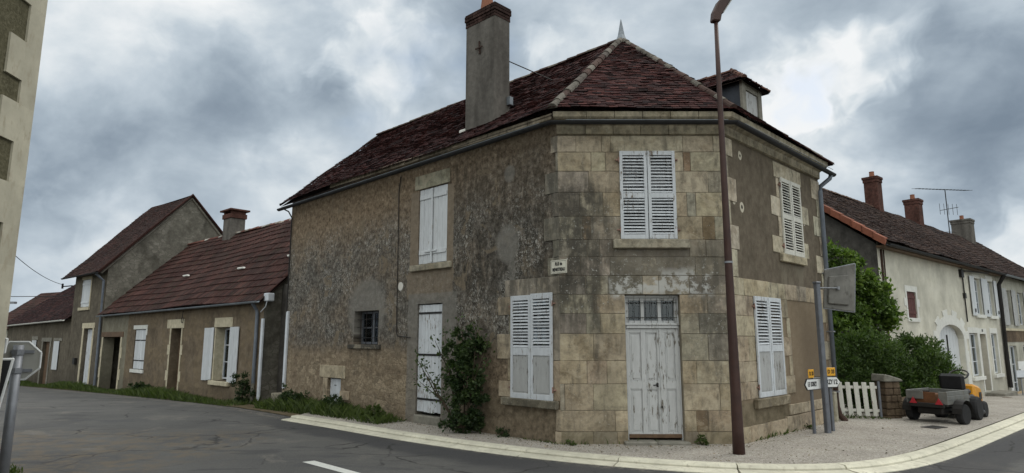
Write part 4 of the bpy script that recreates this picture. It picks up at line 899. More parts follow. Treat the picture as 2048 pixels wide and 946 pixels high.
mesh('sill', MB().box(B, .96, 2.31, 0, .09, 3.33, 3.49), M['stone'], H, bevel=.012).data.color_attributes['Col'].data.foreach_set('color', [.34, .31, .24, 1]*8)
def tint(o, c_): o.data.color_attributes['Col'].data.foreach_set('color', [*c_, 1]*len(o.data.vertices)); return o
tint(mesh('sill', MB().box(A, .03, 1.36, 0, .10, .56, .70), M['stone'], H, bevel=.015), (.16, .145, .11))
tint(mesh('sill', MB().box(A, 2.88, 4.28, 0, .07, 3.22, 3.355), M['stone'], H, bevel=.012), (.33, .30, .23))
tint(mesh('sill', MB().box(C, .60, 2.0, 0, .10, .53, .70), M['stone'], H, bevel=.015), (.20, .17, .12))
tint(mesh('sill', MB().box(C, 2.16, 3.42, 0, .08, 3.29, 3.45), M['stone'], H, bevel=.012), (.42, .37, .26))
tint(mesh('sill', MB().box(A, 5.36, 6.70, -.1, .06, 1.52, 1.62), M['stone'], H, bevel=.012), (.075, .07, .06))
# door on the long wall and barred window, cellar hatch
boards(H, A, 3.20, 4.0, -.05, .22, 2.48, 7, M['white'], (), (.50, 1.42, 2.30), name='board_door', label='tall white board door with three black strap hinges', jag=.03)
mesh('threshold', MB().box(A, 3.16, 4.04, -.3, .04, -.2, .17), M['concrete'], H, bevel=.02)
WB = window(H, A, 5.49, 6.51, 1.63, 2.41, -.24, 2, 2, M['galvdark'])
mb = MB()
for i in range(4): u_ = 5.62+.25*i; mb.tube([A.P(u_, -.09, 1.63), A.P(u_, -.09, 2.41)], .010, 6)
for z_ in (1.78, 2.03, 2.22): mb.tube([A.P(5.49, -.09, z_), A.P(6.51, -.09, z_)], .008, 6)
mesh('window_grille', mb, M['iron'], WB)
boards(H, A, 7.06, 7.60, -.08, .10, .77, 4, M['white'], name='hatch_door', label='low white hatch near the ground', jag=.03)
mesh('hatch_vent', MB().box(A, 7.30, 7.40, -.055, -.05, .60, .62), M['iron'], H)
# pipes and cables
mesh('cable', MB().tube([A.P(4.74, .02, 5.5), A.P(4.80, .02, 5.2), A.P(4.74, .02, 1.90), A.P(4.70, .025, 1.82), A.P(4.22, .025, 1.78)], .011, 6), M['iron'], H)
mesh('downpipe', MB().tube([A.P(10.02, .3, 5.45), A.P(9.98, .14, 5.38), A.P(9.93, .05, 5.2), A.P(9.93, .05, 2.5)], .02, 8), M['iron'], H)
mesh('pipe_cover', MB().box(A, 9.84, 9.95, .0, .06, .40, 2.52), M['plastic'], H, 'white plastic strip at the left corner of the house', bevel=.008)
dp = mesh('downpipe', MB().tube([C.P(4.66, .30, 5.50), C.P(4.64, .27, 5.40), C.P(4.50, .10, 5.22), C.P(4.50, .085, 5.10), C.P(4.50, .085, .78)], .048, 12), M['pipe'], H, 'grey downpipe at the right corner of the house', smooth=True)
mesh('cast_iron_boot', MB().tube([C.P(4.50, .085, .80), C.P(4.50, .085, .30), C.P(4.52, .12, .12), C.P(4.56, .22, -.02)], [.06, .058, .062, .07], 10), M['rustpipe'], dp)
mesh('pipe_collar', MB().box(C, 4.44, 4.56, 0, .15, .60, .635).box(C, 4.44, 4.56, 0, .15, 3.2, 3.23).box(C, 4.44, 4.56, 0, .15, 1.9, 1.93), M['galv'], dp)
tint(mesh('corner_post_stone', MB().box(C, 4.28, 4.42, .05, .13, -.1, .62), M['stone'], H, bevel=.02), (.33, .31, .24))

# --- street name plate (on the wall, near the corner)
sp = thing('street_name_sign', 'small cream street name plate on the stone corner of the corner house', 'sign', A.P(0, .03, 3.0))
mesh('plate', MB().box(A, -.20, .17, .022, .030, 2.885, 3.125), M['plate'], sp, bevel=.004)
mb = MB().box(A, -.185, .155, .0305, .0315, 3.105, 3.110).box(A, -.185, .155, .0305, .0315, 2.900, 2.905).box(A, -.185, -.180, .0305, .0315, 2.905, 3.105).box(A, .150, .155, .0305, .0315, 2.905, 3.105)
mesh('border', mb, M['black'], sp)
text_mesh('RUE de', .085, A, -.015, 3.055, .033, M['black'], sp, wid=.16, flip=True, bold=.002); text_mesh('MENESTREAU', .085, A, -.015, 2.955, .033, M['black'], sp, wid=.28, flip=True, bold=.002)

# ================================================================== LOW COTTAGE (left)
Dh = thing('cottage', 'low brown cottage with red brown tiled roof and white shutters beside the corner house', 'house', D.P(8, -3, gz(-12, 24)))
holesD = [(2.46, 3.62, .42, 2.12), (6.42, 7.36, -.3, 2.14), (9.93, 11.2, .55, 2.14), (12.85, 15.2, -.6, 1.84)]
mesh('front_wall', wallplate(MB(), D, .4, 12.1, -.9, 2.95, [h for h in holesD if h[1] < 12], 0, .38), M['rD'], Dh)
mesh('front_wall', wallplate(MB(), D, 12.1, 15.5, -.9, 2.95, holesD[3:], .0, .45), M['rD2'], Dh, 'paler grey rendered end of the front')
def gable(F, u, n0, n1, nr, z0, ze_, zr, parent, mat, zback=None):
    q = [(u, n0, z0), (u, n1, z0), (u, n1, zback if zback is not None else ze_), (u, nr, zr), (u, n0, ze_)]
    return mesh('gable_wall', MB().add([F.P(*t) for t in q], [(0, 1, 2, 3, 4)], (1, 1, 1), [(t[1], t[2]) for t in q]), mat, parent)
gable(D, .4, 0, -7, -3.5, -.9, 2.9, 6.35, Dh, M['rG']); gable(D, 15.49, 0, -7, -3.5, -.9, 2.9, 6.35, Dh, M['rG'])
mesh('rear_wall', MB().quad(D, [(.4, -7, -.9), (15.49, -7, -.9), (15.49, -7, 2.9), (.4, -7, 2.9)]), M['rG'], Dh)
mesh('floor', MB().quad(D, [(.4, 0, -.65), (15.49, 0, -.65), (15.49, -7, -.65), (.4, -7, -.65)]), M['dark'], Dh)
mesh('shed_interior', MB().quad(D, [(12.5, -2.5, -.65), (15.4, -2.5, -.65), (15.4, -2.5, 2.9), (12.5, -2.5, 2.9)]).quad(D, [(12.5, -.46, -.65), (12.5, -2.5, -.65), (12.5, -2.5, 2.9), (12.5, -.46, 2.9)]), M['dark'], Dh)
roofpart('roof_slope', tiles(D.P(.28, .22, 2.90), D.P(15.5, .22, 2.80), D.P(15.5, -3.5, 6.45), D.P(.28, -3.5, 6.45), .36, .235, PAL_D, .03, .035, .008, .035, 11, .018), M['tileD'], Dh)
roofpart('roof_slope', MB().quad(D, [(.28, -7.2, 2.85), (15.5, -7.2, 2.85), (15.5, -3.5, 6.45), (.28, -3.5, 6.45)], (.1, .05, .04)), M['tileD'], Dh)
mesh('ridge_capping', ridge_tiles(D.P(.28, -3.5, 6.47), D.P(15.5, -3.5, 6.47), .09, .38, ((.42, .40, .36), (.16, .07, .055), (.30, .26, .22), (.14, .06, .05)), 9), M['tileD'], Dh, recalc=False)
mb = MB()
for (a, b) in ((3.5, .36), (3.9, .36), (7.2, .5)): pass
for (u_, t_) in ((1.1, .42), (4.2, .36), (9.3, .38)):
    n_, z_ = .22-3.72*t_, 2.9+3.58*t_+.05; mb.box(D, u_, u_+.5, n_-.05, n_+.05, z_-.02, z_+.05, dn=.0, du=.06)
mesh('mortar_patch', mb, M['whitestone'], Dh, bevel=.02)
gutter('gutter', Dh, [tuple(D.P(15.4, 0, 0))[:2]+(-.08,), tuple(D.P(.25, 0, 0))[:2]+(0.0,)], .06, .28, 2.86, M['zinc'])
mesh('downpipe', MB().tube([D.P(.62, .26, 2.8), D.P(.66, .10, 2.62), D.P(.66, .07, 2.5), D.P(.66, .07, .45)], .05, 10), M['pipe'], Dh, 'grey downpipe at the right end of the cottage')
mesh('downpipe_boot', MB().tube([D.P(.66, .07, .46), D.P(.68, .08, -.1)], .055, 8), M['concrete'], Dh)
mesh('pipe_cover', MB().box(D, .30, .42, .0, .06, -.02, 2.35), M['plastic'], Dh, 'white plastic strip at the right corner of the cottage', bevel=.008)
CD = mesh('chimney', MB().box(D, 10.3, 11.1, -3.85, -3.2, 5.9, 7.15), M['chimney'], Dh, bevel=.01)
mesh('brick_cap', MB().box(D, 10.25, 11.15, -3.9, -3.15, 7.15, 7.36).box(D, 10.28, 10.42, -3.85, -3.2, 7.36, 7.48).box(D, 10.98, 11.12, -3.85, -3.2, 7.36, 7.48).box(D, 10.14, 11.26, -3.98, -3.07, 7.48, 7.56), M['brickred'], CD, bevel=.01)
# openings
window(Dh, D, 2.52, 3.56, .46, 2.10, -.32, 2, 3, M['white'])
boards(Dh, D, 3.64, 4.36, .03, .40, 2.13, 4, M['white_new'], (), name='shutter', label='opened board shutter left of the cottage window', jag=.05)
boards(Dh, D, 1.84, 2.46, .03, .40, 2.13, 4, M['white_new'], (), name='shutter', label='opened board shutter right of the cottage window', jag=.01)
mb = MB().box(D, 2.38, 3.70, 0, .02, 2.13, 2.44); tint(mesh('lintel', mb, M['creamstone'], Dh, bevel=.006), (1, 1, 1))
mesh('jamb', MB().box(D, 3.56, 3.64, -.35, .012, .42, 2.12), M['creamstone'], Dh)
mesh('sill', MB().box(D, 2.30, 3.72, -.1, .10, .28, .42), M['creamstone'], Dh, bevel=.015)
dd = mesh('front_door', MB().box(D, 6.44, 7.34, -.34, -.30, -.22, 1.68).box(D, 6.44, 7.34, -.34, -.28, 1.68, 1.76).box(D, 6.50, 6.60, -.299, -.28, -.2, 1.66).box(D, 7.18, 7.28, -.299, -.28, -.2, 1.66).box(D, 6.6, 7.18, -.299, -.28, .5, .6), M['wood'], Dh, 'brown wooden door of the cottage', bevel=.004)
mesh('door_glass', MB().box(D, 6.62, 7.16, -.298, -.292, .66, 1.60).box(D, 6.5, 7.28, -.32, -.31, 1.78, 2.12), M['glass'], dd)
mb = MB().box(D, 6.20, 7.78, 0, .02, 2.14, 2.46)
for i, (z0, z1) in enumerate([(1.55, 2.14), (1.18, 1.55), (.62, 1.18), (.25, .62), (-.35, .25)]):
    e = .24 if i % 2 else .12; mb.box(D, 6.42-e*.8, 6.42, 0, .018, z0+.004, z1-.004).box(D, 7.36, 7.36+e, 0, .018, z0+.004, z1-.004)
mesh('door_surround', mb, M['creamstone'], Dh, bevel=.006)
boards(Dh, D, 9.95, 10.55, -.06, .57, 2.12, 3, M['white_new'], (), (.9, 1.7), label='left leaf of the closed white shutters by the shed opening')
boards(Dh, D, 10.57, 11.18, -.06, .57, 2.12, 3, M['white_new'], (), (.9, 1.7), label='right leaf of the closed white shutters by the shed opening')
mb = MB().box(D, 9.80, 11.36, 0, .02, 2.14, 2.30).box(D, 9.80, 9.93, 0, .018, 1.9, 2.138).box(D, 9.84, 11.3, -.05, .05, .42, .55); mesh('window_surround', mb, M['whitestone'], Dh, bevel=.006)
mesh('lintel', MB().box(D, 12.55, 15.45, -.3, .03, 1.84, 2.06), M['wood'], Dh, 'dark timber lintel over the open shed', bevel=.01)
mb = MB()
for i, (z0, z1) in enumerate([(1.4, 1.84), (.95, 1.4), (.5, .95), (.05, .5), (-.7, .05)]):
    e = .34 if i % 2 else .2; mb.box(D, 12.85-e*.8, 12.85, 0, .018, z0+.004, z1-.004); mb.box(D, 15.2, 15.2+e*.6, 0, .018, z0+.004, z1-.004)
mesh('door_surround', mb, M['creamstone'], Dh, bevel=.006)
mesh('cable_loop', MB().tube([D.P(6.3, .05, 2.75), D.P(6.32, .06, 2.55)]+[D.P(6.30+.09*sin(a), .06, 2.42+.1*cos(a)) for a in [i*pi/6 for i in range(13)]], .012, 6), M['iron'], Dh)
mb_ = thing('meter_box', 'white plastic box high in the gap between cottage and corner house', 'box', D.P(.2, 0, 2.9))
mesh('box_body', MB().box(D, .08, .36, -.15, .06, 2.86, 3.10), M['plastic'], mb_, bevel=.02); mesh('conduit', MB().tube([D.P(.2, .02, 2.86), D.P(.25, .03, 2.7), D.P(.5, .05, 2.55)], .014, 6), M['plastic'], mb_)
gw = thing('passage_wall', 'dark narrow wall closing the gap between cottage and corner house', 'wall', D.P(0, -.5, 0))
mesh('wall_face', MB().box(D, -.9, .4, -1.2, -.55, -.4, 3.4), M['rKg'], gw)
tint(props(mesh('stone_block', MB().box(A, 9.35, 10.0, .02, .35, -.2, .30), M['stone'], loc=A.P(9.6, .2, 0), bevel=.03), 'old stone block on the ground at the left corner of the corner house', 'stone'), (.17, .155, .12))

# ================================================================== TALL GABLED HOUSE + LOW HOUSE further left
Gh = thing('gabled_house', 'tall grey house with bare gable rising behind the cottage roof', 'house', G.P(2, -4, -.5))
GD = Fr((GO.x, GO.y), -48, -1)
holesG = [(1.22, 2.42, -.5, 2.25), (2.10, 3.32, 3.26, 4.62)]
mesh('front_wall', wallplate(MB(), G, 0, 4.45, -1.2, 5.05, holesG, .0, .3), M['rJ'], Gh)
q = [(0, 0, -1), (0, -7.2, -1), (0, -7.2, 5.0), (0, -3.45, 8.92), (0, 0, 5.0)]
for u_ in (0.001, 4.44): mesh('gable_wall', MB().add([G.P(u_, b, c_) for a, b, c_ in q], [(0, 1, 2, 3, 4)], (1, 1, 1), [(b, c_) for a, b, c_ in q]), M['rG'], Gh)
mesh('rear_wall', MB().quad(G, [(0, -7.2, -1), (4.45, -7.2, -1), (4.45, -7.2, 5), (0, -7.2, 5)]), M['rG'], Gh)
roofpart('roof_slope', tiles(G.P(-.18, .42, 4.80), G.P(5.0, .42, 4.80), G.P(5.0, -3.45, 9.05), G.P(-.18, -3.45, 9.05), .13, .2, [tuple(q_*.8 for q_ in c_) for c_ in PAL_D], .02, seed=21), M['tileD'], Gh)
roofpart('roof_slope', tiles(G.P(5.0, -7.5, 4.80), G.P(-.18, -7.5, 4.80), G.P(-.18, -3.45, 9.05), G.P(5.0, -3.45, 9.05), .13, .2, [tuple(q_*.8 for q_ in c_) for c_ in PAL_D], .02, seed=22), M['tileD'], Gh)
mesh('verge_capping', MB().box(G, -.22, -.02, -.06, .06, 0, 0).tube([G.P(-.1, .42, 4.78), G.P(-.1, -3.45, 9.03), G.P(-.1, -7.5, 4.75)], .07, 6), M['verge'] if 'verge' in M else simple('verge_dark', (.05, .024, .02), .9, .1), Gh)
mesh('verge_mortar', MB().tube([G.P(-.03, .30, 4.75), G.P(-.03, -3.45, 8.87), G.P(-.03, -7.3, 4.72)], .07, 6), M['concrete'], Gh)
gutter('gutter', Gh, [tuple(G.P(4.9, 0, 0))[:2], tuple(G.P(-.1, 0, 0))[:2]], .06, .48, 4.76, M['zincdark'])
mesh('downpipe', MB().tube([G.P(.1, .45, 4.7), G.P(.12, .1, 4.4), G.P(.12, .07, 2.2), G.P(.05, .07, -.3)], .055, 8), M['pipe'], Gh)
boards(Gh, G, 2.15, 3.28, -.02, 3.28, 4.60, 4, M['white_new'], (3.5, 4.4), label='closed white shutters under the eave of the tall house', jag=.02)
mesh('window_surround', MB().box(G, 2.0, 2.10, 0, .02, 3.2, 4.7).box(G, 2.0, 3.42, 0, .02, 4.62, 4.76).box(G, 1.98, 3.44, 0, .08, 3.12, 3.26), M['creamstone'], Gh, bevel=.006)
boards(Gh, G, 1.26, 2.38, -.18, -.45, 2.20, 5, M['white'], (), name='board_door', label='white board door of the tall house')
mesh('door_surround', MB().box(G, 2.42, 2.62, 0, .02, -.6, 2.25).box(G, 1.0, 2.7, 0, .022, 2.25, 2.5).box(G, 1.05, 1.22, 0, .02, -.6, 2.25), M['creamstone'], Gh, bevel=.006)
mesh('letter_box', MB().box(G, 2.95, 3.25, 0, .12, .55, .85), M['iron'], Gh)
mesh('wire_bracket', MB().tube([G.P(4.5, .1, 4.4), G.P(4.8, .45, 4.35)], .03, 6).tube([G.P(4.8, .45, 4.25), G.P(4.8, .45, 4.5)], .05, 6), M['iron'], Gh)

Jh = thing('low_house', 'low grey house with dark steep roof at the far left of the row', 'house', G.P(10.5, -3, -.8))
holesJ = [(5.9, 6.85, .18, 1.66), (7.55, 8.8, -.7, 1.60), (9.95, 10.8, .45, 1.70)]
mesh('front_wall', wallplate(MB(), G, 4.45, 16.4, -1.4, 2.75, holesJ, -.02, .3), M['rJ'], Jh)
q = [(0, -1), (-8, -1), (-8, 2.6), (-4.2, 5.4), (0, 2.6)]
mesh('gable_wall', MB().add([G.P(16.4, b, c_) for b, c_ in q], [(0, 1, 2, 3, 4)], (1, 1, 1), [(b, c_) for b, c_ in q]), M['rJ'], Jh)
roofpart('roof_slope', tiles(G.P(4.46, .28, 2.72), G.P(16.7, .28, 2.55), G.P(16.7, -4.6, 6.3), G.P(4.46, -4.6, 6.45), .14, .2, [tuple(q_*.72 for q_ in c_) for c_ in PAL_MAIN], .02, seed=31), M['tileM'], Jh)
roofpart('roof_slope', MB().quad(G, [(4.46, -9, 2.5), (16.7, -9, 2.5), (16.7, -4.6, 6.3), (4.46, -4.6, 6.45)], (.08, .04, .035)), M['tileM'], Jh)
gutter('gutter', Jh, [tuple(G.P(16.6, 0, 0))[:2]+(-.16,), tuple(G.P(4.5, 0, 0))[:2]+(0.0,)], .07, .34, 2.70, M['whitestone'])
boards(Jh, G, 5.93, 6.80, .01, .20, 1.64, 4, M['white_new'], label='white shutter nearest the tall house')
boards(Jh, G, 9.98, 10.78, .01, .47, 1.68, 4, M['white_new'], label='white shutter at the far end of the low house')
jd = mesh('front_door', MB().box(G, 7.58, 8.77, -.2, -.16, -.65, 1.58).box(G, 7.7, 8.65, -.159, -.14, .1, .2), M['wood'], Jh, bevel=.005)
mesh('door_surround', MB().box(G, 7.38, 7.55, -.01, .012, -.8, 1.62).box(G, 8.8, 8.97, -.01, .012, -.8, 1.62).box(G, 7.3, 9.05, -.01, .014, 1.62, 1.82), M['concrete'], Jh)
mesh('window_surround', MB().box(G, 5.6, 6.95, -.01, .012, 1.66, 1.80).box(G, 9.8, 10.95, -.01, .012, 1.70, 1.9), M['concrete'], Jh)

Lh = thing('far_house', 'distant house with reddish roof and small brick chimney beyond the low house', 'house', (-34.5, 46, -1))
LF = Fr((-31.0, 44), -58, -1)
mesh('wall', wallplate(MB(), LF, 0, 12, -2.5, 2.6, [(2, 3, .3, 1.8), (7, 8, .3, 1.8)], 0, .2), M['rM'], Lh)
roofpart('roof', tiles(LF.P(-.3, .3, 2.5), LF.P(12.3, .3, 2.5), LF.P(12.3, -3.5, 5.5), LF.P(-.3, -3.5, 5.6), .25, .3, PAL_D, .03, seed=41), M['tileD'], Lh)
lc = mesh('chimney', MB().box(LF, 3.9, 4.8, -3.9, -3.1, 4.9, 6.4).box(LF, 3.8, 4.9, -4.0, -3.0, 6.4, 6.55), M['brick'], Lh)
mesh('chimney_pot', MB().lathe(LF.P(4.35, -3.5, 6.55), [(.2, 0), (.14, .45)], 10), M['clay'], lc)
for h_ in ((2, 3), (7, 8)): window(Lh, LF, h_[0], h_[1], .3, 1.8, -.1, 2, 2)
# distant street lamp at far left
fl_ = thing('distant_street_lamp', 'thin grey street lamp far away by the low house', 'street lamp', (-26.2, 33.0, -.9))
mesh('pole', MB().tube([(-26.2, 33, -.9), (-26.2, 33, 3.55)], [.10, .08], 8), M['galv'], fl_); mesh('lamp_head', MB().box(Fr((-26.2, 33), 90, 1), -.1, .5, -.1, .1, 3.55, 3.66), M['galv'], fl_)
# overhead wires on the left
def wire(name, a, b, sag, label, r=.012):
    a, b = Vector(a), Vector(b); pts = [lerp(a, b, i/16)-Vector((0, 0, sag*4*(i/16)*(1-i/16))) for i in range(17)]
    props(mesh(name, MB().tube(pts, r, 5), M['iron'], loc=a), label, 'cable', 'overhead wires on the left')
wire('overhead_wire', G.P(4.8, .45, 4.45), (-16.5, 20.0, 5.0), .25, 'overhead wire running from the tall house to the left')
wire('overhead_wire', G.P(4.45, .1, 3.9), (-40, 36.0, 4.9), .3, 'thin wire crossing the sky above the far house', .018)

# ================================================================== NEAR HOUSE EDGE (top left)
Nh = thing('near_house', 'rendered house corner with pale quoins at the left edge of the view', 'house', (-8, 3, 0))
NF = Fr((-5.0, 6.3), 174.5+.0, -1)     # runs back towards the camera side
NF = Fr((-5.0, 6.3), 174.5, -1)
nx = NF.n
side = 1 if NF.P(0, 1, 0).x > -5 else -1
NF = Fr((-5.0, 6.3), 174.5, -1 if side == 1 else 1)
mesh('wall', MB().box(NF, 0, 9, -6, 0, -.3, 8.5), M['rN'], Nh)
mb = MB(); zq = [-.3, .45, .85, 1.25, 1.66, 2.06, 2.47, 2.87, 3.28, 3.69, 4.09, 4.50-.17, 4.74, 5.15, 5.55, 5.96, 6.4]
for i in range(len(zq)-1):
    e = .23 if i % 2 == 1 else 0
    mb.box(NF, -.02, .215+e, -.3, .022+.0004*(i % 3), zq[i]-.0, zq[i+1]+(.0), (R(.94, 1.03),)*3)
mesh('quoin', mb, simple('painted_quoin', (.47, .44, .345), .9, .15, 0, .15, 5, .2, (.36, .32, .24)), Nh)
mesh('downpipe', MB().tube([NF.P(-.02, .0, 3.05), NF.P(-.02, .0, 0)], .016, 8), M['zincdark'], Nh)  # thin dark vertical tube at the wall edge, not identified as a pipe

# ================================================================== CREAM HOUSE (right)
Kh = thing('cream_house', 'cream rendered house with white arched gateway, white shutters and long dark tiled roof', 'house', K.P(7, -4, -.4))
holesK = [(2.17, 3.03, 2.42, 3.27), (9.95, 10.95, 2.72, 4.2), (11.95, 12.9, 2.72, 4.18), (8.62, 9.78, .32, 1.98), (10.05, 10.95, -.28, 1.95), (11.75, 12.65, .32, 1.98)]
arc = [(4.98, 1.75)]+[(6.44-1.46*cos(a), 1.75+.52*sin(a)) for a in [pi*i/10 for i in range(1, 10)]]+[(7.9, 1.75)]
mb = wallplate(MB(), K, 0, 13.6, -1.3, 4.75, holesK+[(4.98, 7.9, -1.3, 2.27)], 0, .25)
# spandrels of the arch
for (a, b) in zip(arc[:-1], arc[1:]): mb.quad(K, [(a[0], 0, a[1]), (b[0], 0, b[1]), (b[0], 0, 2.27), (a[0], 0, 2.27)]); mb.quad(K, [(a[0], 0, a[1]), (b[0], 0, b[1]), (b[0], -.35, b[1]), (a[0], -.35, a[1])])
mesh('front_wall', mb, M['rK'], Kh)
q = [(0, -1), (-8.8, -1), (-8.8, 4.6), (-4.4, 8.05), (0, 4.6)]
for u_ in (0.001, 30.0): mesh('gable_wall', MB().add([K.P(u_, b, c_) for b, c_ in q], [(0, 1, 2, 3, 4)], (1, 1, 1), [(b, c_) for b, c_ in q]), M['rKg'], Kh)
mesh('rear_wall', MB().quad(K, [(0, -8.8, -1), (30, -8.8, -1), (30, -8.8, 4.6), (0, -8.8, 4.6)]), M['rKg'], Kh)
roofpart('roof_slope', tiles(K.P(-.15, .3, 4.62), K.P(13.7, .3, 4.58), K.P(13.7, -4.4, 8.2), K.P(-.15, -4.4, 8.2), .15, .22, PAL_K, .02, seed=51, sag=.05), M['tileM'], Kh)
roofpart('roof_slope', MB().quad(K, [(-.15, -9, 4.6), (31, -9, 4.6), (31, -4.4, 8.2), (-.15, -4.4, 8.2)], (.08, .04, .035)), M['tileM'], Kh)
mesh('ridge_capping', ridge_tiles(K.P(-.15, -4.4, 8.2), K.P(13.7, -4.4, 8.2), .09, .4, ((.10, .06, .045), (.13, .09, .07)), 6), M['tileM'], Kh, recalc=False)
vt = MB(); n = 16
for i in range(n):
    t0, t1 = i/n, (i+1.12)/n; p0 = K.P(-.12, .32-4.72*t0, 4.66+3.58*t0); p1 = K.P(-.12, .32-4.72*t1, 4.66+3.58*t1); kk = R(.75, 1.2)
    vt.box(Fr((0, 0), 90, 1), 0, 0, 0, 0, 0, 0) if False else None
    q = [(-.24, .32-4.72*t0, 4.50+3.58*t0), (-.24, .32-4.72*t0, 4.72+3.58*t0), (.02, .32-4.72*t0, 4.74+3.58*t0), (-.24, .32-4.72*t1, 4.48+3.58*t1), (-.24, .32-4.72*t1, 4.69+3.58*t1), (.02, .32-4.72*t1, 4.71+3.58*t1)]
    vt.add([K.P(*t) for t in q], [(0, 1, 4, 3), (1, 2, 5, 4), (0, 1, 2), (3, 4, 5)], (kk, kk, kk))
mesh('verge_capping', vt, simple('new_clay_verge', (.21, .078, .048), .85, .2, 0, .2, 10), Kh, 'newer orange tiles along the gable edge')
gutter('gutter', Kh, [tuple(K.P(-.1, 0, 0))[:2], tuple(K.P(13.6, 0, 0))[:2]], .07, .36, 4.55, M['zincdark'])
mesh('eave_board', MB().box(K, -.1, 13.6, .02, .28, 4.47, 4.53), M['wood'], Kh)
mesh('cable', MB().tube([K.P(.25, .03, 4.45), K.P(.22, .03, 1.0)], .035, 6).tube([K.P(.45, .03, 4.45), K.P(.42, .03, 3.4)], .02, 6), M['rustpipe'], Kh)
mesh('cable', MB().tube([K.P(8.5, .04, 4.45), K.P(8.5, .04, 2.4)], .025, 6).box(K, 8.2, 8.5, 0, .1, 4.1, 4.4).tube([K.P(8.5, .12, 4.35), K.P(11.2, .3, 4.43)], .03, 6).box(K, 8.42, 8.6, 0, .08, 3.3, 3.5), M['iron'], Kh)
mesh('downpipe', MB().tube([K.P(13.5, .36, 4.5), K.P(13.55, .12, 4.1), K.P(13.55, .1, .5), K.P(13.6, .1, -.3)], .085, 8), M['iron'], Kh)
# gateway
gt = MB()
nb = 9
for i in range(nb):
    a, b = 4.98+2.92*i/nb, 4.98+2.92*(i+1)/nb
    zt = lambda u_: 1.75+.52*sqrt(max(0, 1-((u_-6.44)/1.46)**2))
    gt.add([K.P(*t) for t in [(a+.006, -.18, -1.2), (b-.006, -.18, -1.2), (b-.006, -.18, zt(b)), (a+.006, -.18, zt(a)), (a+.006, -.22, -1.2), (b-.006, -.22, -1.2), (b-.006, -.22, zt(b)), (a+.006, -.22, zt(a))]], [(0, 1, 2, 3), (0, 4, 7, 3), (1, 5, 6, 2)], (R(.93, 1),)*3)
gate = mesh('gateway_door', gt, M['white_new'], Kh, 'tall white double door in the arched gateway')
mesh('door_bolt', MB().box(K, 6.47, 6.51, -.18, -.14, -1.0, 1.9), M['iron'], gate)
mb = MB()
for i, (z0, z1) in enumerate([(-1.2, -.6), (-.6, -.1), (-.1, .4), (.4, .9), (.9, 1.3), (1.3, 1.75)]):
    e = .42 if i % 2 == 0 else .28; mb.box(K, 4.98-e, 4.98, 0, .025, z0, z1); mb.box(K, 7.9, 7.9+e, 0, .025, z0, z1)
for i in range(11):
    a0, a1 = pi*i/11, pi*(i+1)/11; ro = 1.42 if i % 2 == 0 else 1.26
    pt = lambda a, k: (6.44-1.46*cos(a)*k, 1.75+.52*sin(a)+(k-1)*1.3*sin(a)*1.0)
    p = [pt(a0, 1), pt(a1, 1), pt(a1, ro), pt(a0, ro)]; mb.prism(K, p, .0, .025)
mesh('gateway_surround', mb, M['whitestone'], Kh, 'white painted jagged stone surround of the arch')
def surround(F, u0, u1, z0, z1, parent, w_=.16, sill=True):
    mb = MB().box(F, u0-w_, u1+w_, 0, .022, z1, z1+.22).box(F, u0-w_, u0, 0, .02, z0, z1).box(F, u1, u1+w_, 0, .02, z0, z1)
    if sill: mb.box(F, u0-w_-.05, u1+w_+.05, 0, .10, z0-.13, z0)
    mesh('window_surround' if sill else 'door_surround', mb, M['whitestone'], parent)
mb = MB()
for z0, z1, e in [(3.05, 3.27, .12), (2.8, 3.05, .28), (2.42, 2.8, .12)]: mb.box(K, 2.17-e, 2.17, 0, .02, z0, z1).box(K, 3.03, 3.03+e, 0, .02, z0, z1)
mb.box(K, 2.02, 3.18, 0, .02, 3.27, 3.46).box(K, 2.05, 3.15, 0, .04, 2.30, 2.42); mesh('window_surround', mb, M['whitestone'], Kh)
boards(Kh, K, 2.18, 3.02, -.05, 2.43, 3.26, 4, M['woodred'], (2.6, 3.1), label='small closed red brown shutter')
for (u0, u1) in ((9.95, 10.95), (11.95, 12.9)): window(Kh, K, u0, u1, 2.74, 4.16, -.12, 2, 3, M['white_new']); surround(K, u0, u1, 2.72, 4.2, Kh, .08)
for (u0, u1) in ((9.33, 9.92), (10.98, 11.9), (12.93, 13.4)):
    o = boards(Kh, K, u0, u1, .05, 2.66, 4.24, 4, M['white_new'], label='open white upstairs shutter'); 
    mesh('shutter_hook', MB().box(K, (u0+u1)/2-.04, (u0+u1)/2+.04, .08, .10, 2.80, 2.94), M['iron'], o)
for (u0, u1) in ((8.62, 9.78), (11.75, 12.65)): window(Kh, K, u0, u1, .34, 1.96, -.12, 2, 3, M['white_new']); surround(K, u0, u1, .32, 1.98, Kh, .14)
surround(K, 10.05, 10.95, -.3, 1.95, Kh, .14, False)
kd = mesh('front_door', MB().box(K, 10.07, 10.93, -.22, -.18, -.28, 1.93).box(K, 10.2, 10.8, -.179, -.165, 0, .7).box(K, 10.2, 10.8, -.179, -.165, .85, 1.75), M['wood'], Kh, bevel=.004)
mesh('house_number', MB().box(K, 10.4, 10.55, .024, .03, 2.04, 2.14), M['black'], Kh)
props(mesh('entrance_step', MB().box(K, 9.9, 11.9, .05, .65, -1.1, -.32).box(K, 9.6, 12.4, .05, 1.15, -1.1, -.50), M['concrete'], loc=K.P(10.5, .5, -.6), bevel=.02), 'two low stone steps below the brown door of the cream house', 'steps')
props(mesh('stone_stub', MB().lathe(K.P(8.5, 1.0, -.62), [(.20, 0), (.22, .12), (.16, .26)], 8), M['rubble'], loc=K.P(8.5, 1.0, -.62)), 'small round stone on the pavement in front of the cream house', 'stone')
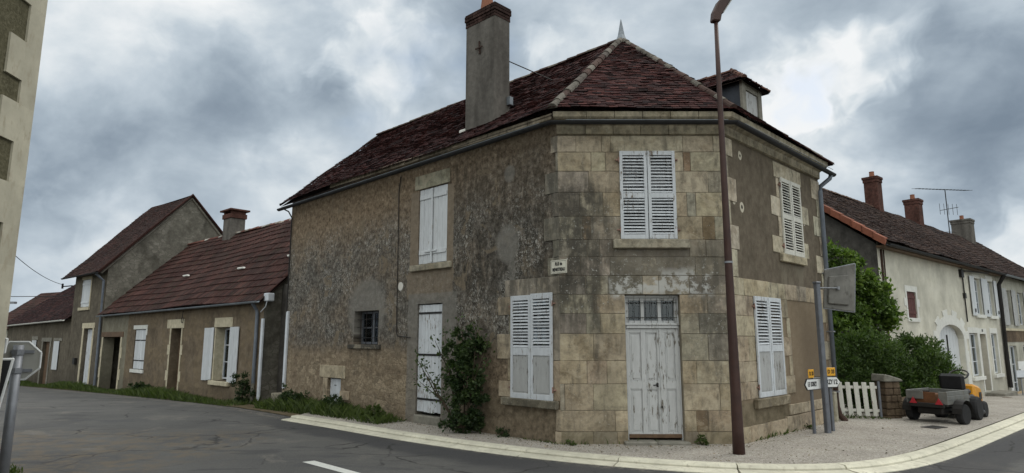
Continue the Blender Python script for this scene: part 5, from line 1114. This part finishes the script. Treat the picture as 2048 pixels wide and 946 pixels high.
def chimney_k(u_, wu, wn, z0, z1, mat, label, pot=True, courses=True):
    c_ = mesh('chimney', MB().box(K, u_-wu/2, u_+wu/2, -4.4-wn/2, -4.4+wn/2, z0, z1), mat, Kh, label, bevel=.01)
    mesh('chimney_cap', MB().box(K, u_-wu/2-.03, u_+wu/2+.03, -4.43-wn/2, -4.37+wn/2, z1-.22, z1-.06).box(K, u_-wu/2-.06, u_+wu/2+.06, -4.46-wn/2, -4.34+wn/2, z1-.06, z1+.07), mat, c_, bevel=.01)
    if pot: mesh('chimney_pot', MB().lathe(K.P(u_, -4.4, z1+.05), [(.13, 0), (.11, .25), (.12, .32)], 10), M['clay'], c_)
M['brickwall'] = simple('old_red_brick', (.085, .042, .034), .93, .1, 0, .5, 9, .4, (.03, .024, .022))
chimney_k(13.1, .62, .62, 7.7, 9.65, M['brickwall'], 'first brick chimney with a clay pot'); chimney_k(18.9, .7, .7, 7.7, 9.35, M['brickwall'], 'middle brick chimney'); chimney_k(28.2, .9, 1.05, 7.0, 9.35, M['chimney'], 'wide grey chimney')
an = thing('tv_antenna', 'tall television antenna standing on the ridge of the long tiled roof', 'antenna', K.P(24.5, -4.4, 8.1))
ab = K.P(25.2, -4.4, 8.0); T_ = Vector((0, 0, 3.0)); dirx = Vector((cos(radians(8)), sin(radians(8)), 0)); dy_ = Vector((-dirx.y, dirx.x, 0))
mesh('mast', MB().tube([ab, ab+T_], .03, 6), M['iron'], an)
mb = MB().tube([ab+T_-dirx*2.0, ab+T_+dirx*1.6], .018, 5)
for i in range(16): p = ab+T_+dirx*(-2.0+.24*i); mb.tube([p-dy_*.35-Vector((0, 0, .07)), p+dy_*.35+Vector((0, 0, .07))], .012, 4)
mesh('upper_array', mb, M['iron'], an)
mb = MB(); p2 = ab+Vector((0, 0, 1.75)); mb.tube([p2-dirx*.5+Vector((0, 0, -.1)), p2+dirx*.8+Vector((0, 0, .15))], .018, 5)
for i in range(5): p = p2+dirx*(-.5+.3*i); mb.tube([p-Vector((0, 0, .35)), p+Vector((0, 0, .35))], .014, 4)
mb.tube([ab+Vector((-.35, 0, .3)), ab+Vector((.35, 0, .3))], .02, 5); mesh('lower_array', mb, M['iron'], an)

Mh = thing('neighbour_house', 'pale grey house with a brown brick band at the right edge of the view', 'house', K.P(20, -4, -.8))
holesM = [(15.1, 15.9, 2.4, 3.95), (17.3, 18.3, 2.4, 3.95), (20.3, 21.3, 2.4, 3.95), (14.6, 15.9, -1.0, 1.45), (17.2, 18.3, -.2, 1.45), (20.2, 21.4, -.2, 1.45)]
mesh('front_wall', wallplate(MB(), K, 13.62, 30, -1.8, 4.75, holesM, .01, .25), M['rM'], Mh)
mesh('brick_band', MB().box(K, 13.66, 30, .012, .03, 1.62, 2.12), M['rubble'], Mh); mesh('string_course', MB().box(K, 13.66, 30, .012, .06, 2.12, 2.22), M['creamstone'], Mh)
mesh('stone_base', MB().box(K, 13.66, 30, .012, .04, -1.8, -.55), M['beige'], Mh)
roofpart('roof_slope', tiles(K.P(13.72, .3, 4.58), K.P(31, .3, 4.5), K.P(31, -4.4, 8.2), K.P(13.72, -4.4, 8.2), .2, .3, PAL_K, .02, seed=52, sag=.05), M['tileM'], Mh)
gutter('gutter', Mh, [tuple(K.P(13.7, 0, 0))[:2], tuple(K.P(31, 0, 0))[:2]], .07, .36, 4.55, M['zinc'])
for (a, b, c_, d_) in holesM: window(Mh, K, a+.02, b-.02, c_+.02, d_-.02, -.12, 2, 3, M['white_new'])
for (a, b) in ((14.2, 15.0), (16.0, 16.8), (18.4, 19.2)): boards(Mh, K, a, b, .04, 2.35, 4.0, 4, M['whiteold'] if 'whiteold' in M else M['panelgrey'])
mesh('entry_board', MB().box(K, 14.0, 14.35, .012, .05, -.8, .9), M['signwhite'], Mh)
# post with blank white arrow board, and thin plate post before the cream house
def post_at(name, x_, y_, h_, r_, mat, label, cat): 
    t = thing(name, label, cat, (x_, y_, gz(x_, y_))); mesh('post', MB().tube([(x_, y_, gz(x_, y_)-.1), (x_, y_, gz(x_, y_)+h_)], r_, 8), mat, t); return t
p = K.P(13.6, .9, 0); t = post_at('blank_sign', p.x, p.y, 1.35, .05, M['signwhite'], 'white post with blank white board at the corner of the cream house', 'sign')
FF = Fr((p.x, p.y), 80, 1); gzp = gz(p.x, p.y); mesh('board', MB().prism(FF, [(-.75, gzp+1.0), (.55, gzp+1.0), (.75, gzp+1.2), (.55, gzp+1.38), (-.75, gzp+1.38)], .05, .08), M['signwhite'], t)
p = K.P(12.2, .75, 0); t = post_at('plate_post', p.x, p.y, 1.05, .025, M['galv'], 'thin post with small white plates under the right window of the cream house', 'post')
FF = Fr((p.x, p.y), 70, 1); gzp = gz(p.x, p.y); mesh('plate', MB().box(FF, -.3, .3, .03, .05, gzp+.72, gzp+1.0), M['plastic'], t); mesh('crossbar', MB().box(FF, -.3, .3, .03, .06, gzp+.68, gzp+.71), M['iron'], t)

# ================================================================== STREET FURNITURE
lp = thing('street_lamp', 'tall rusty brown street lamp standing on the gravel in front of the corner house', 'street lamp', (3.5, 10.2, 0))
mesh('pole', MB().tube([(3.5, 10.2, -.05), (3.5, 10.2, .35), (3.5, 10.2, 3.0), (3.505, 10.2, 6.2), (3.51, 10.2, 7.16)], [.095, .086, .060, .040, .033], 20), M['rust'], lp, smooth=True)
mesh('pole_collar', MB().tube([(3.5, 10.2, 2.96), (3.5, 10.2, 2.99)], .068, 20), M['galv'], lp)
LF2 = Fr((3.5, 10.2), 78, 1)
mb = MB(); mb.prism(LF2, [(-.075, 7.13), (.07, 7.13), (.10, 7.26), (.34, 7.62), (.62, 7.95), (.50, 8.02), (.05, 7.50), (-.05, 7.30)], -.07, .07)
lh = mesh('lamp_head', mb, M['rust'], lp, 'angled brown lamp head', bevel=.02)
mesh('lamp_lens', MB().prism(LF2, [(.14, 7.30), (.36, 7.625), (.35, 7.64), (.12, 7.31)], -.055, .055), simple('lens', (.35, .35, .33), .3, .5), lh)
# grey post with big panel seen from the back
PP = Fr((5.95, 12.42), 72, 1)
tp = thing('panel_post', 'tall grey square post by the side wall carrying a rectangular panel seen from behind', 'sign', (5.95, 12.42, 0))
mesh('post', MB().box(PP, -.03, .065, -.05, .05, -.05, 2.82), M['galvdark'], tp, bevel=.012); mesh('post_cap', MB().box(PP, -.04, .075, -.06, .06, 2.82, 2.86), M['galvdark'], tp, bevel=.01)
P3 = Fr((6.42, 12.55), 97, 1)
mesh('arm', MB().tube([(6.0, 12.42, 2.74), (6.42, 12.50, 2.74)], .014, 8).lathe((6.42, 12.50, 2.74), [(.03, -.03), (.03, .03)], 8), M['galv'], tp)
pb = mesh('panel', MB().prism(P3, [(-.27, 2.36), (.31, 2.28), (.39, 3.22), (-.20, 3.10)], -.07, -.03), M['signback'], tp, 'weathered back of the rectangular panel', bevel=.01)
mesh('raised_back', MB().prism(P3, [(-.19, 2.44), (.20, 2.40), (.24, 3.00), (-.14, 2.98)], -.029, .02), M['signback'], pb, bevel=.015)
mesh('panel_edge', MB().tube([P3.P(.31, -.05, 2.27), P3.P(.395, -.05, 3.23)], .014, 6).tube([P3.P(.31, -.05, 2.27), P3.P(-.27, -.05, 2.35)], .012, 6).tube([P3.P(.395, -.05, 3.23), P3.P(-.2, -.05, 3.11)], .012, 6), M['galv'], pb)
# the two direction signs
def arrow_sign(x_, y_, az, left, txt_name, km, u0, u1, z0, z1, label, full):
    t = thing('direction_sign', label, 'road sign', (x_, y_, 0), 'white arrow signs by the side wall'); F = Fr((x_, y_), az, 1)
    mesh('post', MB().box(F, -.03, .03, -.045, .0, -.05, z0+.15), M['galvdark'], t, bevel=.006)
    h = (z1-z0)/2; zc = (z0+z1)/2
    pts = [(u0, zc), (u0+.08, z1), (u1, z1), (u1, z0), (u0+.08, z0)] if left else [(u0, z0), (u0, z1), (u1-.08, z1), (u1, zc), (u1-.08, z0)]
    s_ = mesh('arrow_board', MB().prism(F, pts, .004, .024), M['black'], t)
    cu_ = sum(p[0] for p in pts)/5; k = [(cu_+(a-cu_)*.965, zc+(b-zc)*.88) for a, b in pts]; mesh('board_face', MB().prism(F, k, .0245, .027), M['signwhite'], s_)
    if left: text_mesh('13', .12, F, u0+.13, zc, .030, M['black'], s_, wid=.075, bold=.003); text_mesh(txt_name, .12, F, u0+.315, zc, .030, M['black'], s_, wid=.215, bold=.003)
    else: text_mesh(txt_name, .125, F, u0+.335, zc, .030, M['black'], s_, wid=.235, bold=.003); text_mesh('12', .125, F, u1-.12, zc, .030, M['black'], s_, wid=.085, bold=.003)
    c0 = -.03 if left else .02
    y0 = mesh('route_plate', MB().box(F, c0-.10, c0+.10, .0, .015, z1+.012, z1+.17), M['signyellow'], t, bevel=.006)
    text_mesh('D 33', .10, F, c0, z1+.09, .018, M['black'], y0, wid=.15, bold=.003)
    return t
arrow_sign(5.69, 12.33, 52, True, 'DONZY', '13', -.31, .34, .80, 1.01, 'white arrow sign pointing left with text 13 DONZY on its own thin post', True)
arrow_sign(6.19, 12.64, 76, False, 'VARZY', '12', -.42, .21, .82, 1.03, 'white arrow sign pointing right with text VARZY 12, left end hidden by the grey post', True)
# octagonal sign seen from behind, near left
OX, OY = -5.74, 7.5; OF = Fr((OX, OY), 68, 1)
t = thing('stop_sign', 'small octagonal sign seen from behind on a grey post at the left edge', 'road sign', (OX, OY, -.06))
mesh('post', MB().tube([(OX, OY, -.1), (OX, OY, 1.68)], .052, 12), M['galv'], t, smooth=True)
pts = [(-.02+.245*cos(a), 1.50+.235*sin(a)) for a in [pi/8+pi/4*i for i in range(8)]]
b_ = mesh('sign_plate', MB().prism(OF, pts, -.09, -.075), M['signback_light'] if 'signback_light' in M else simple('pale_sign_back', (.36, .355, .32), .5, .4, 0, .15, 4), t)
ring_ = MB(); pr = pts+[pts[0]]
for a, b in zip(pr[:-1], pr[1:]): ring_.tube([OF.P(a[0], -.078, a[1]), OF.P(b[0], -.078, b[1])], .012, 6)
mesh('rolled_edge', ring_, M['signwhite'], b_); mesh('clamp', MB().box(OF, -.09, .14, -.074, -.05, 1.585, 1.62).box(OF, -.09, .14, -.074, -.05, 1.37, 1.405).tube([OF.P(0, 0, 1.57), OF.P(0, 0, 1.63)], .06, 12).tube([OF.P(0, 0, 1.36), OF.P(0, 0, 1.42)], .06, 12), M['galv'], b_)
t = thing('leaning_sign', 'dark board with rounded white edge cut off by the left edge of the view', 'road sign', (-5.2, 6.5, 0)); EF = Fr((-5.25, 6.5), 60, 1)
mesh('post', MB().tube([(-5.35, 6.55, -.1), (-5.35, 6.55, 1.7)], .04, 8), M['galv'], t)
for (pl, nm) in (([(-.3, 1.62), (.12, 1.60), (.13, 1.76), (-.3, 1.78)], 'upper_board'), ([(-.3, .95), (.12, 1.0), (.20, 1.56), (-.3, 1.56)], 'lower_board')):
    o = mesh(nm, MB().prism(EF, pl, -.02, .0), M['signwhite'], t, bevel=.015); cx = sum(p_[0] for p_ in pl)/4; cz = sum(p_[1] for p_ in pl)/4
    mesh('dark_face', MB().prism(EF, [(cx+(a-cx)*.9, cz+(b-cz)*.92) for a, b in pl], .001, .004), M['black'], o)

# white picket gate, stone pier, low wall
GF = Fr((7.42, 14.86), 100, 1)
t = thing('picket_gate', 'low white picket gate between the corner house and the stone pier', 'gate', (7.9, 14.8, 0))
for i in range(5): u_ = .03+.172*i; mesh('picket', MB().box(GF, u_, u_+.10, 0, .022, .04, .78, du=-.03, dn=.0), M['cream_paint'], t, bevel=.004)
mesh('rail', MB().box(GF, -.02, .86, -.03, 0, .13, .19).box(GF, -.04, .84, -.03, 0, .64, .70), M['cream_paint'], t, bevel=.004); mesh('gate_post', MB().box(GF, .86, .90, -.04, .02, 0, .80), M['galvdark'], t)
t = thing('stone_pier', 'short rubble stone pier with broken cap beside the white gate', 'pier', (8.55, 14.6, 0))
PF = Fr((8.38, 14.62), 80, 1); mb = MB()
rr = random.Random(5)
for j in range(6):
    z0, z1 = -.1+.15*j, .05+.15*j; u_ = 0
    while u_ < .36:
        w_ = rr.uniform(.12, .22); u1_ = min(.40, u_+w_); k = rr.uniform(.7, 1.5); mb.box(PF, u_+.005, u1_-.005, -.35+rr.uniform(0, .01), rr.uniform(0, .02), z0+.005, z1-.005, (k, k*.97, k*.9)); u_ = u1_
mesh('pier_body', mb, M['rubble'], t, bevel=.015); mesh('cap_stone', MB().prism(PF, [(-.05, .80), (.44, .80), (.42, .85), (.12, .94), (-.02, .97)], -.38, .05), M['concrete'], t, bevel=.02)
t = thing('garden_wall', 'low dark rubble wall below the hedge behind the trailer', 'wall', (9.5, 16, 0)); mb = MB(); WF = Fr((8.72, 14.75), 50, 1)
for j in range(4):
    u_ = 0
    while u_ < 3.4:
        w_ = rr.uniform(.18, .38); k = rr.uniform(.6, 1.2); mb.box(WF, u_+.005, u_+w_-.005, -.3, rr.uniform(0, .03), -.3+.17*j, -.135+.17*j, (k, k*.97, k*.9)); u_ += w_
mesh('wall_body', mb, M['rubble'], t, bevel=.015)

# ------------------------------------------------------------------ trailer and ride-on mower
def wheel(parent, c_, axis, r_, w_, rim=.55, rimmat=None):
    ax = Vector(axis).normalized(); c_ = Vector(c_)
    t = mesh('wheel', MB().lathe(c_-ax*w_/2, [(r_*rim, 0), (r_*.9, 0), (r_, w_*.2), (r_, w_*.8), (r_*.9, w_), (r_*rim, w_)], 20, axis=ax), M['rubber'], parent, smooth=False)
    mesh('rim', MB().lathe(c_-ax*w_*.38, [(r_*.1, -.01), (r_*rim, .0), (r_*rim, w_*.76), (r_*.1, w_*.76+.01)], 16, axis=ax), rimmat or M['galvdark'], t)
az = 57; TF = Fr((9.00, 13.50), az, 1)      # u forward (away), n to the right side (towards the road)
t = thing('small_trailer', 'small grey metal utility trailer parked on the gravel near the hedge', 'trailer', (9.2, 13.7, 0))
W_ = .80
mb = MB()
for j in range(3):     # ribbed sheet sides
    z0 = .40+.09*j; mb.box(TF, 0, 1.0, -.02+.004*(j % 2), 0+.004*(j % 2), z0, z0+.088); mb.box(TF, 0, 1.0, -W_, -W_+.02, z0, z0+.088)
mb.box(TF, .98, 1.0, -W_+.02, -.02, .40, .66).box(TF, -.012, .012, -.16, .01, .40, .66).box(TF, -.012, .012, -W_, -W_+.34, .49, .66)
mesh('side_panel', mb, M['trailer'], t, bevel=.006)
mesh('bed', MB().box(TF, .0, 1.0, -W_+.02, -.02, .36, .40), M['iron'], t)
mesh('underbed_block', MB().box(TF, .1, .9, -W_+.15, -.15, .18, .33), M['iron'], t, bevel=.03); mesh('rear_beam', MB().box(TF, -.05, .0, -W_+.05, -.05, .33, .42), M['iron'], t, bevel=.01)  # first piece: solid dark block filling the space under the bed
mesh('drawbar', MB().box(TF, .9, 1.7, -W_/2-.04, -W_/2+.04, .33, .40), M['galvdark'], t)
for n_ in (-.14, -W_+.16):
    mesh('reflector', MB().prism(Fr(tuple(TF.P(-.055, n_, 0))[:2], az+90, 1), [(-.075, .40), (.075, .40), (0, .53)], -.006, .008), M['red'], t)
mesh('axle', MB().tube([TF.P(.45, -W_-.05, .22), TF.P(.45, .1, .22)], .025, 8), M['iron'], t)
for n_, u_ in ((.09, .42), (-W_-.09, .42)):
    wheel(t, TF.P(u_, n_, .20), TF.n, .215, .14)
mb = MB()
for n_ in (.09, -W_-.09):
    q = [TF.P(.42-.27*cos(a), n_+s_, .22+.27*sin(a)) for a in [pi*i/8 for i in range(9)] for s_ in (-.09, .09)]
    mb.add(q, [(2*i, 2*i+2, 2*i+3, 2*i+1) for i in range(8)])
mesh('mudguard', mb, M['iron'], t)
props(mesh('plywood_sheet', MB().box(TF, .03, .06, -.62, -.24, .41, .64, (1, .9, .8)).box(TF, .08, .5, -.6, -.26, .41, .60), M['ply'], loc=TF.P(.3, -.5, .4), bevel=.006), 'brown board standing in the open back of the trailer', 'board')
props(mesh('plant_pot', MB().lathe(TF.P(.25, -.62, .42), [(.13, 0), (.17, .22), (.18, .24)], 14), simple('black_pot', (.03, .028, .025), .7, .3), loc=TF.P(.25, -.62, .4)), 'dark pot standing in the trailer', 'pot')
MF = Fr((9.92, 14.62), 49, 1)
t = thing('ride_on_mower', 'yellow ride-on mower with high black seat parked beyond the trailer', 'mower', tuple(MF.P(.6, 0, 0)))
g0 = -.02
mesh('chassis', MB().box(MF, -.15, .96, -.24, .24, .22, .36), M['iron'], t, bevel=.02)
mesh('rear_cowl', MB().box(MF, -.15, .45, -.30, .30, .36, .52), M['seat'], t, bevel=.05)
mb = MB().prism(MF, [(.52, .34), (1.12, .28), (1.15, .50), (1.02, .66), (.56, .74)], -.24, .26); mesh('hood', mb, M['yellow'], t, bevel=.05)
mesh('engine_grille', MB().box(MF, .84, 1.02, .261, .270, .38, .54), M['seat'], t)
st = mesh('seat_back', MB().box(MF, -.12, .02, -.24, .24, .62, .98, du=-.05), M['seat'], t, bevel=.05); mesh('seat', MB().box(MF, -.06, .36, -.24, .24, .52, .64), M['seat'], t, bevel=.04)
sc_ = MF.P(.46, 0, .94); ax = (MF.d*-.55+Vector((0, 0, .83))).normalized(); a_ = ax.cross(MF.n).normalized()
mesh('steering_wheel', MB().tube([sc_+(a_*cos(k)+MF.n*sin(k))*.19 for k in [2*pi*i/20 for i in range(21)]], .018, 6, cap=False).tube([sc_, sc_-ax*.35], .02, 6).tube([sc_-MF.n*.18, sc_+MF.n*.18], .013, 5), M['seat'], t)
for n_ in (-.33, .33): wheel(t, MF.P(.12, n_, .24), MF.n, .26, .20, .5, M['yellow']); wheel(t, MF.P(.84, n_*.92, .17), MF.n, .18, .14, .5, M['galvdark'])
mesh('mower_deck', MB().prism(MF, [(.30, .08), (.68, .08), (.66, .19), (.33, .19)], -.40, .40), M['seat'], t, bevel=.04); mesh('footplate', MB().box(MF, .38, .64, -.34, .34, .34, .37), M['seat'], t)
props(mesh('manhole_cover', MB().box(Fr((8.2, 13.2), 60, 1), 0, .45, 0, .3, .004, .010), M['iron'], loc=(8.2, 13.2, 0)), 'flat dark metal cover in the gravel left of the trailer', 'cover')

# ------------------------------------------------------------------ plants
def leaves(pts, size, seed, elong=1.6, up=.3, shade=None):
    rnd = random.Random(seed); mb = MB()
    for (p, out, tone) in pts:
        s_ = size*rnd.uniform(.65, 1.35)
        d_ = (Vector(out)*.6+Vector((rnd.gauss(0, 1), rnd.gauss(0, 1), rnd.gauss(0, 1)+up))).normalized()
        a = d_.cross(Vector((rnd.gauss(0, 1), rnd.gauss(0, 1), rnd.gauss(0, 1)))).normalized(); L = s_*elong; nn_ = d_.cross(a)
        p = Vector(p); q = [p, p+d_*L*.45+a*s_*.42+nn_*s_*.08, p+d_*L, p+d_*L*.45-a*s_*.42+nn_*s_*.08]
        c_ = min(1, max(0, tone+rnd.uniform(-.25, .25))); mb.add(q, [(0, 1, 2), (0, 2, 3)], (c_, c_, c_))
    return mb
def crown(blobs, n, seed, clumps=60):
    """leaf positions: many small clumps lying on and in ellipsoids (c, radii)"""
    rnd = random.Random(seed); out = []; cl = []
    vol = [b[1][0]*b[1][1]*b[1][2] for b in blobs]; tot = sum(vol)
    for b, v in zip(blobs, vol):
        c_, r_ = Vector(b[0]), b[1]
        for _ in range(max(4, int(clumps*v/tot))):
            d_ = Vector((rnd.gauss(0, 1), rnd.gauss(0, 1), rnd.gauss(0, 1))).normalized(); k = rnd.uniform(.45, 1.05)
            cl.append((c_+Vector((d_.x*r_[0], d_.y*r_[1], d_.z*r_[2]))*k, d_, min(r_)*rnd.uniform(.16, .36), rnd.uniform(.2, .8)))
    for _ in range(n):
        c_, d_, r_, tone = rnd.choice(cl); g_ = Vector((rnd.gauss(0, 1), rnd.gauss(0, 1), rnd.gauss(0, .8)))*r_*.6
        out.append((c_+g_, d_, tone*.7+.3*max(0, d_.z*.5+.5)*0+.15))
    return out
def limbs(base, tips, r_, seed):
    rnd = random.Random(seed); mb = MB(); base = Vector(base)
    for tip in tips:
        tip = Vector(tip); mid = lerp(base, tip, .5)+Vector((rnd.uniform(-.1, .1), rnd.uniform(-.1, .1), rnd.uniform(0, .12))); mb.tube([base, mid, tip], [r_, r_*.6, r_*.18], 6)
    return mb
# rose bush against the wall by the board door
b0 = A.P(2.15, .3, 0); t = thing('rose_bush', 'dark green climbing rose bush growing against the wall beside the board door', 'bush', b0)
bl = [(A.P(2.1, .28, .45), (.30, .24, .5)), (A.P(2.05, .28, 1.0), (.32, .24, .45)), (A.P(2.0, .26, 1.5), (.36, .22, .32)), (A.P(2.25, .3, 1.3), (.30, .2, .5)), (A.P(1.72, .22, 1.62), (.22, .14, .15)), (A.P(2.3, .24, 1.85), (.18, .13, .18)), (A.P(2.15, .32, .2), (.36, .26, .22)), (A.P(1.8, .25, .8), (.22, .18, .4))]
mesh('foliage', leaves(crown(bl, 7500, 61, 150), .045, 62), M['leafrose'], t, recalc=False)
tips = [A.P(3.15, .5, 1.25), A.P(3.3, .55, 1.38), A.P(2.85, .45, 1.72), A.P(1.5, .3, 1.7), A.P(2.6, .4, 1.85), A.P(2.25, .3, 2.05), A.P(1.8, .3, 1.9), A.P(3.2, .55, .92)]
mesh('stem', limbs(b0, tips, .022, 4), M['bark'], t)
rnd = random.Random(12); pts = []
for tp_ in tips:
    for _ in range(75): k = rnd.uniform(.35, 1.03); p = lerp(b0, tp_, k)+Vector((rnd.gauss(0, .07), rnd.gauss(0, .07), rnd.gauss(0, .06)+.05)); pts.append((p, (0, 0, 1), rnd.uniform(.5, .9)))
mesh('spray', leaves(pts, .05, 63), M['leafrose'], t, recalc=False)
# tree behind the panel
def tree(x_, y_, blobs, n, size, seed, label, name='leafy_tree', mat='leaftree', trunk_h=2.2, clumps=120):
    t = thing(name, label, 'tree', (x_, y_, gz(x_, y_))); rnd = random.Random(seed)
    mesh('crown', leaves(crown(blobs, n, seed, clumps), size, seed+1), M[mat], t, recalc=False)
    mb = limbs((x_, y_, trunk_h), [b[0] for b in blobs], .06, seed); mb.tube([(x_, y_, gz(x_, y_)-.2), (x_+.05, y_, trunk_h*.5), (x_, y_, trunk_h)], [.14, .10, .08], 8); mesh('trunk', mb, M['bark'], t)
    return t
tree(9.75, 18.0, [((9.5, 18, 2.6), (.95, .9, 1.0)), ((9.3, 17.9, 3.5), (.70, .7, .85)), ((9.8, 18.1, 3.4), (.55, .7, .6)), ((10.25, 18.0, 2.6), (.65, .7, .75)), ((9.2, 18, 4.2), (.30, .4, .38)), ((9.65, 18, 4.0), (.28, .4, .35)), ((10.5, 17.9, 1.9), (.5, .6, .6)), ((9.2, 17.8, 1.9), (.9, .8, .8))], 15000, .075, 71, 'bright green leafy tree between the corner house and the cream house')
def shrub(x_, y_, blobs, n, size, seed, label, mat='leafhedge', name='shrub', group='shrubs in front of the cream house', clumps=420):
    t = thing(name, label, 'shrub', (x_, y_, gz(x_, y_)), group); mesh('foliage', leaves(crown(blobs, n, seed, clumps), size, seed+1, 2.4, .8), M[mat], t, recalc=False)
    mesh('stem', limbs((x_, y_, -.05), [b[0] for b in blobs], .03, seed), M['bark'], t); return t
shrub(8.9, 16.2, [((8.5, 16.2, .8), (.72, .6, .95)), ((8.1, 15.9, .9), (.4, .4, .8)), ((9.2, 16.3, .9), (.8, .6, .95)), ((8.95, 16.1, 1.5), (.65, .45, .45)), ((8.45, 16.2, 1.6), (.38, .35, .36)), ((9.6, 16.4, 1.0), (.45, .45, .6)), ((8.9, 15.9, .3), (.9, .4, .5))], 26000, .036, 81, 'tall bushy green shrub behind the white picket gate')
shrub(10.7, 16.9, [((10.2, 16.7, .9), (.75, .6, .95)), ((10.9, 17.0, .8), (.7, .55, .9)), ((10.45, 16.8, 1.45), (.6, .45, .42)), ((11.3, 17.1, .6), (.45, .4, .8)), ((11.0, 17.0, 1.1), (.45, .4, .5)), ((10.6, 16.5, .2), (.8, .45, .5)), ((9.9, 16.2, .3), (.6, .5, .6))], 26000, .036, 83, 'rounded green shrub behind the trailer in front of the cream house')
# small weeds with label by place
def weed(p, r_, h_, n, seed, label, size=.05, mat='leafrose'):
    t = thing('weed', label, 'weed', p, 'weeds growing along the walls'); p = Vector(p); r_ *= .78; h_ *= .74; n = int(n*.8); size *= .85
    mesh('foliage', leaves(crown([(p+Vector((0, 0, h_*.45)), (r_, r_, h_*.55)), (p+Vector((r_*.4, 0, h_*.25)), (r_*.8, r_*.8, h_*.4))], n, seed, 24), size, seed+1), M[mat], t, recalc=False)
    mesh('stem', limbs(p, [p+Vector((0, 0, h_*.8)), p+Vector((r_*.5, .05, h_*.6))], .012, seed), M['bark'], t)
weed(A.P(6.75, .3, .1), .28, .5, 900, 91, 'dark leafy weed right of the low hatch'); weed(A.P(8.6, .3, .1), .32, .45, 900, 92, 'leafy weed left of the low hatch'); weed(A.P(9.2, .35, .1), .2, .6, 500, 96, 'tall weed beside the old stone block')
weed(D.P(.75, .35, -.05), .38, 1.15, 2200, 93, 'tall dark weed at the foot of the cottage downpipe'); weed(A.P(4.9, .45, .05), .36, .35, 1000, 94, 'bright green weed left of the board door', .05, 'grass')
weed(A.P(1.3, .12, 0), .14, .22, 300, 95, 'small weed at the wall below the louvred window', .035); weed(B.P(2.35, .12, 0), .12, .2, 260, 97, 'small weed right of the front doorstep', .03, 'grass')
weed(D.P(9.0, .4, -.25), .4, .55, 1200, 98, 'bushy weed below the closed cottage shutters', .06); weed(B.P(.15, .12, 0), .10, .10, 150, 99, 'tiny weed at the foot of the stone corner', .03, 'grass')
weed(C.P(2.7, .15, 0), .12, .10, 160, 100, 'tiny weed at the foot of the side wall', .03, 'grass')
# grass: uncountable
def grass(name, spots, n, seed, h0=.06, h1=.2):
    rnd = random.Random(seed); mb = MB()
    for _ in range(n):
        x_, y_ = spots(rnd); 
        if rnd.random() < .35*(1+sin(x_*2.3)*sin(y_*1.9+x_)): continue
        z_ = gz(x_, y_)-.05; h_ = rnd.uniform(h0, h1)*(1+.5*sin(x_*1.7+y_)); a = rnd.uniform(0, 2*pi); w_ = rnd.uniform(.006, .013); lx, ly = rnd.gauss(0, .4)*h_, rnd.gauss(0, .4)*h_; dx, dy = cos(a)*w_, sin(a)*w_
        c_ = rnd.uniform(.1, 1); mb.add([(x_-dx, y_-dy, z_), (x_+dx, y_+dy, z_), (x_+lx*.4+dx*.6, y_+ly*.4+dy*.6, z_+h_*.6), (x_+lx, y_+ly, z_+h_)], [(0, 1, 2), (0, 2, 3)], (c_, c_, c_))
    return props(mesh(name, mb, M['grass'], recalc=False), 'green grass growing in a strip along the foot of the walls' if 'strip' in name else 'patch of green grass at the near left corner of the road', 'grass', None, 'stuff')
def sp1(r):
    F, a, b, w_ = r.choices([(A, 4.3, 10.2, .75), (D, .2, 15.5, .95), (G, 0, 16.5, .95), (A, 4.6, 9.0, .25)], [3, 7, 5, 1.5])[0]
    p = F.P(r.uniform(a, b), w_*r.random()**1.15+.03, 0); return p.x, p.y
grass('grass_strip', sp1, 26000, 5, .07, .26)
def sp2(r): a = r.random(); return -8.2+1.45*r.random()+.25*a, 8.0+1.25*r.random()-.4*a
grass('grass_patch', sp2, 7000, 6, .05, .16)
def sp3(r):
    F, a, b = r.choices([(A, 0, 3.2), (B, 0, 3.0), (C, 0, 4.6), (GF, -.1, 1.0)], [1, .5, 1, 1.5])[0]; p = F.P(r.uniform(a, b), (.02+.06*r.random()) if F is not GF else r.uniform(-.3, .25), 0); return p.x, p.y
def litter(name, n, seed, label):
    r = random.Random(seed); mb = MB()
    for _ in range(n):
        x_ = r.uniform(-4.6, 11); t_ = r.random(); f_ = interp(FAC, x_); k_ = interp(KERB, x_); near = r.random() < .5
        y_ = f_-.05-abs(r.gauss(0, .18)) if near else r.uniform(k_+.25, f_-.05)
        if y_ < k_+.2: continue
        q = r.uniform(.006, .02)*(1.6 if r.random() < .08 else 1); cz = r.uniform(.35, 1.5); z_ = gz(x_, y_)
        p = [(x_+q*cos(a)*r.uniform(.7, 1.2), y_+q*sin(a)*r.uniform(.7, 1.2), z_-.002) for a in (0, 1.6, 3.1, 4.7)]+[(x_+r.uniform(-.3, .3)*q, y_+r.uniform(-.3, .3)*q, z_+q*r.uniform(.4, .9))]
        mb.add(p, [(0, 1, 4), (1, 2, 4), (2, 3, 4), (3, 0, 4)], (cz, cz*.95, cz*.86))
    return props(mesh(name, mb, simple('pebble', (.20, .175, .14), .95, .1, 0, .2), recalc=False), label, 'gravel', None, 'stuff')
litter('loose_gravel', 1500, 77, 'loose pebbles and crumbs lying on the pavement by the walls')
g3 = grass('grass_strip', sp3, 1500, 8, .07, .13); g3['label'] = 'sparse grass tufts at the foot of the corner house'
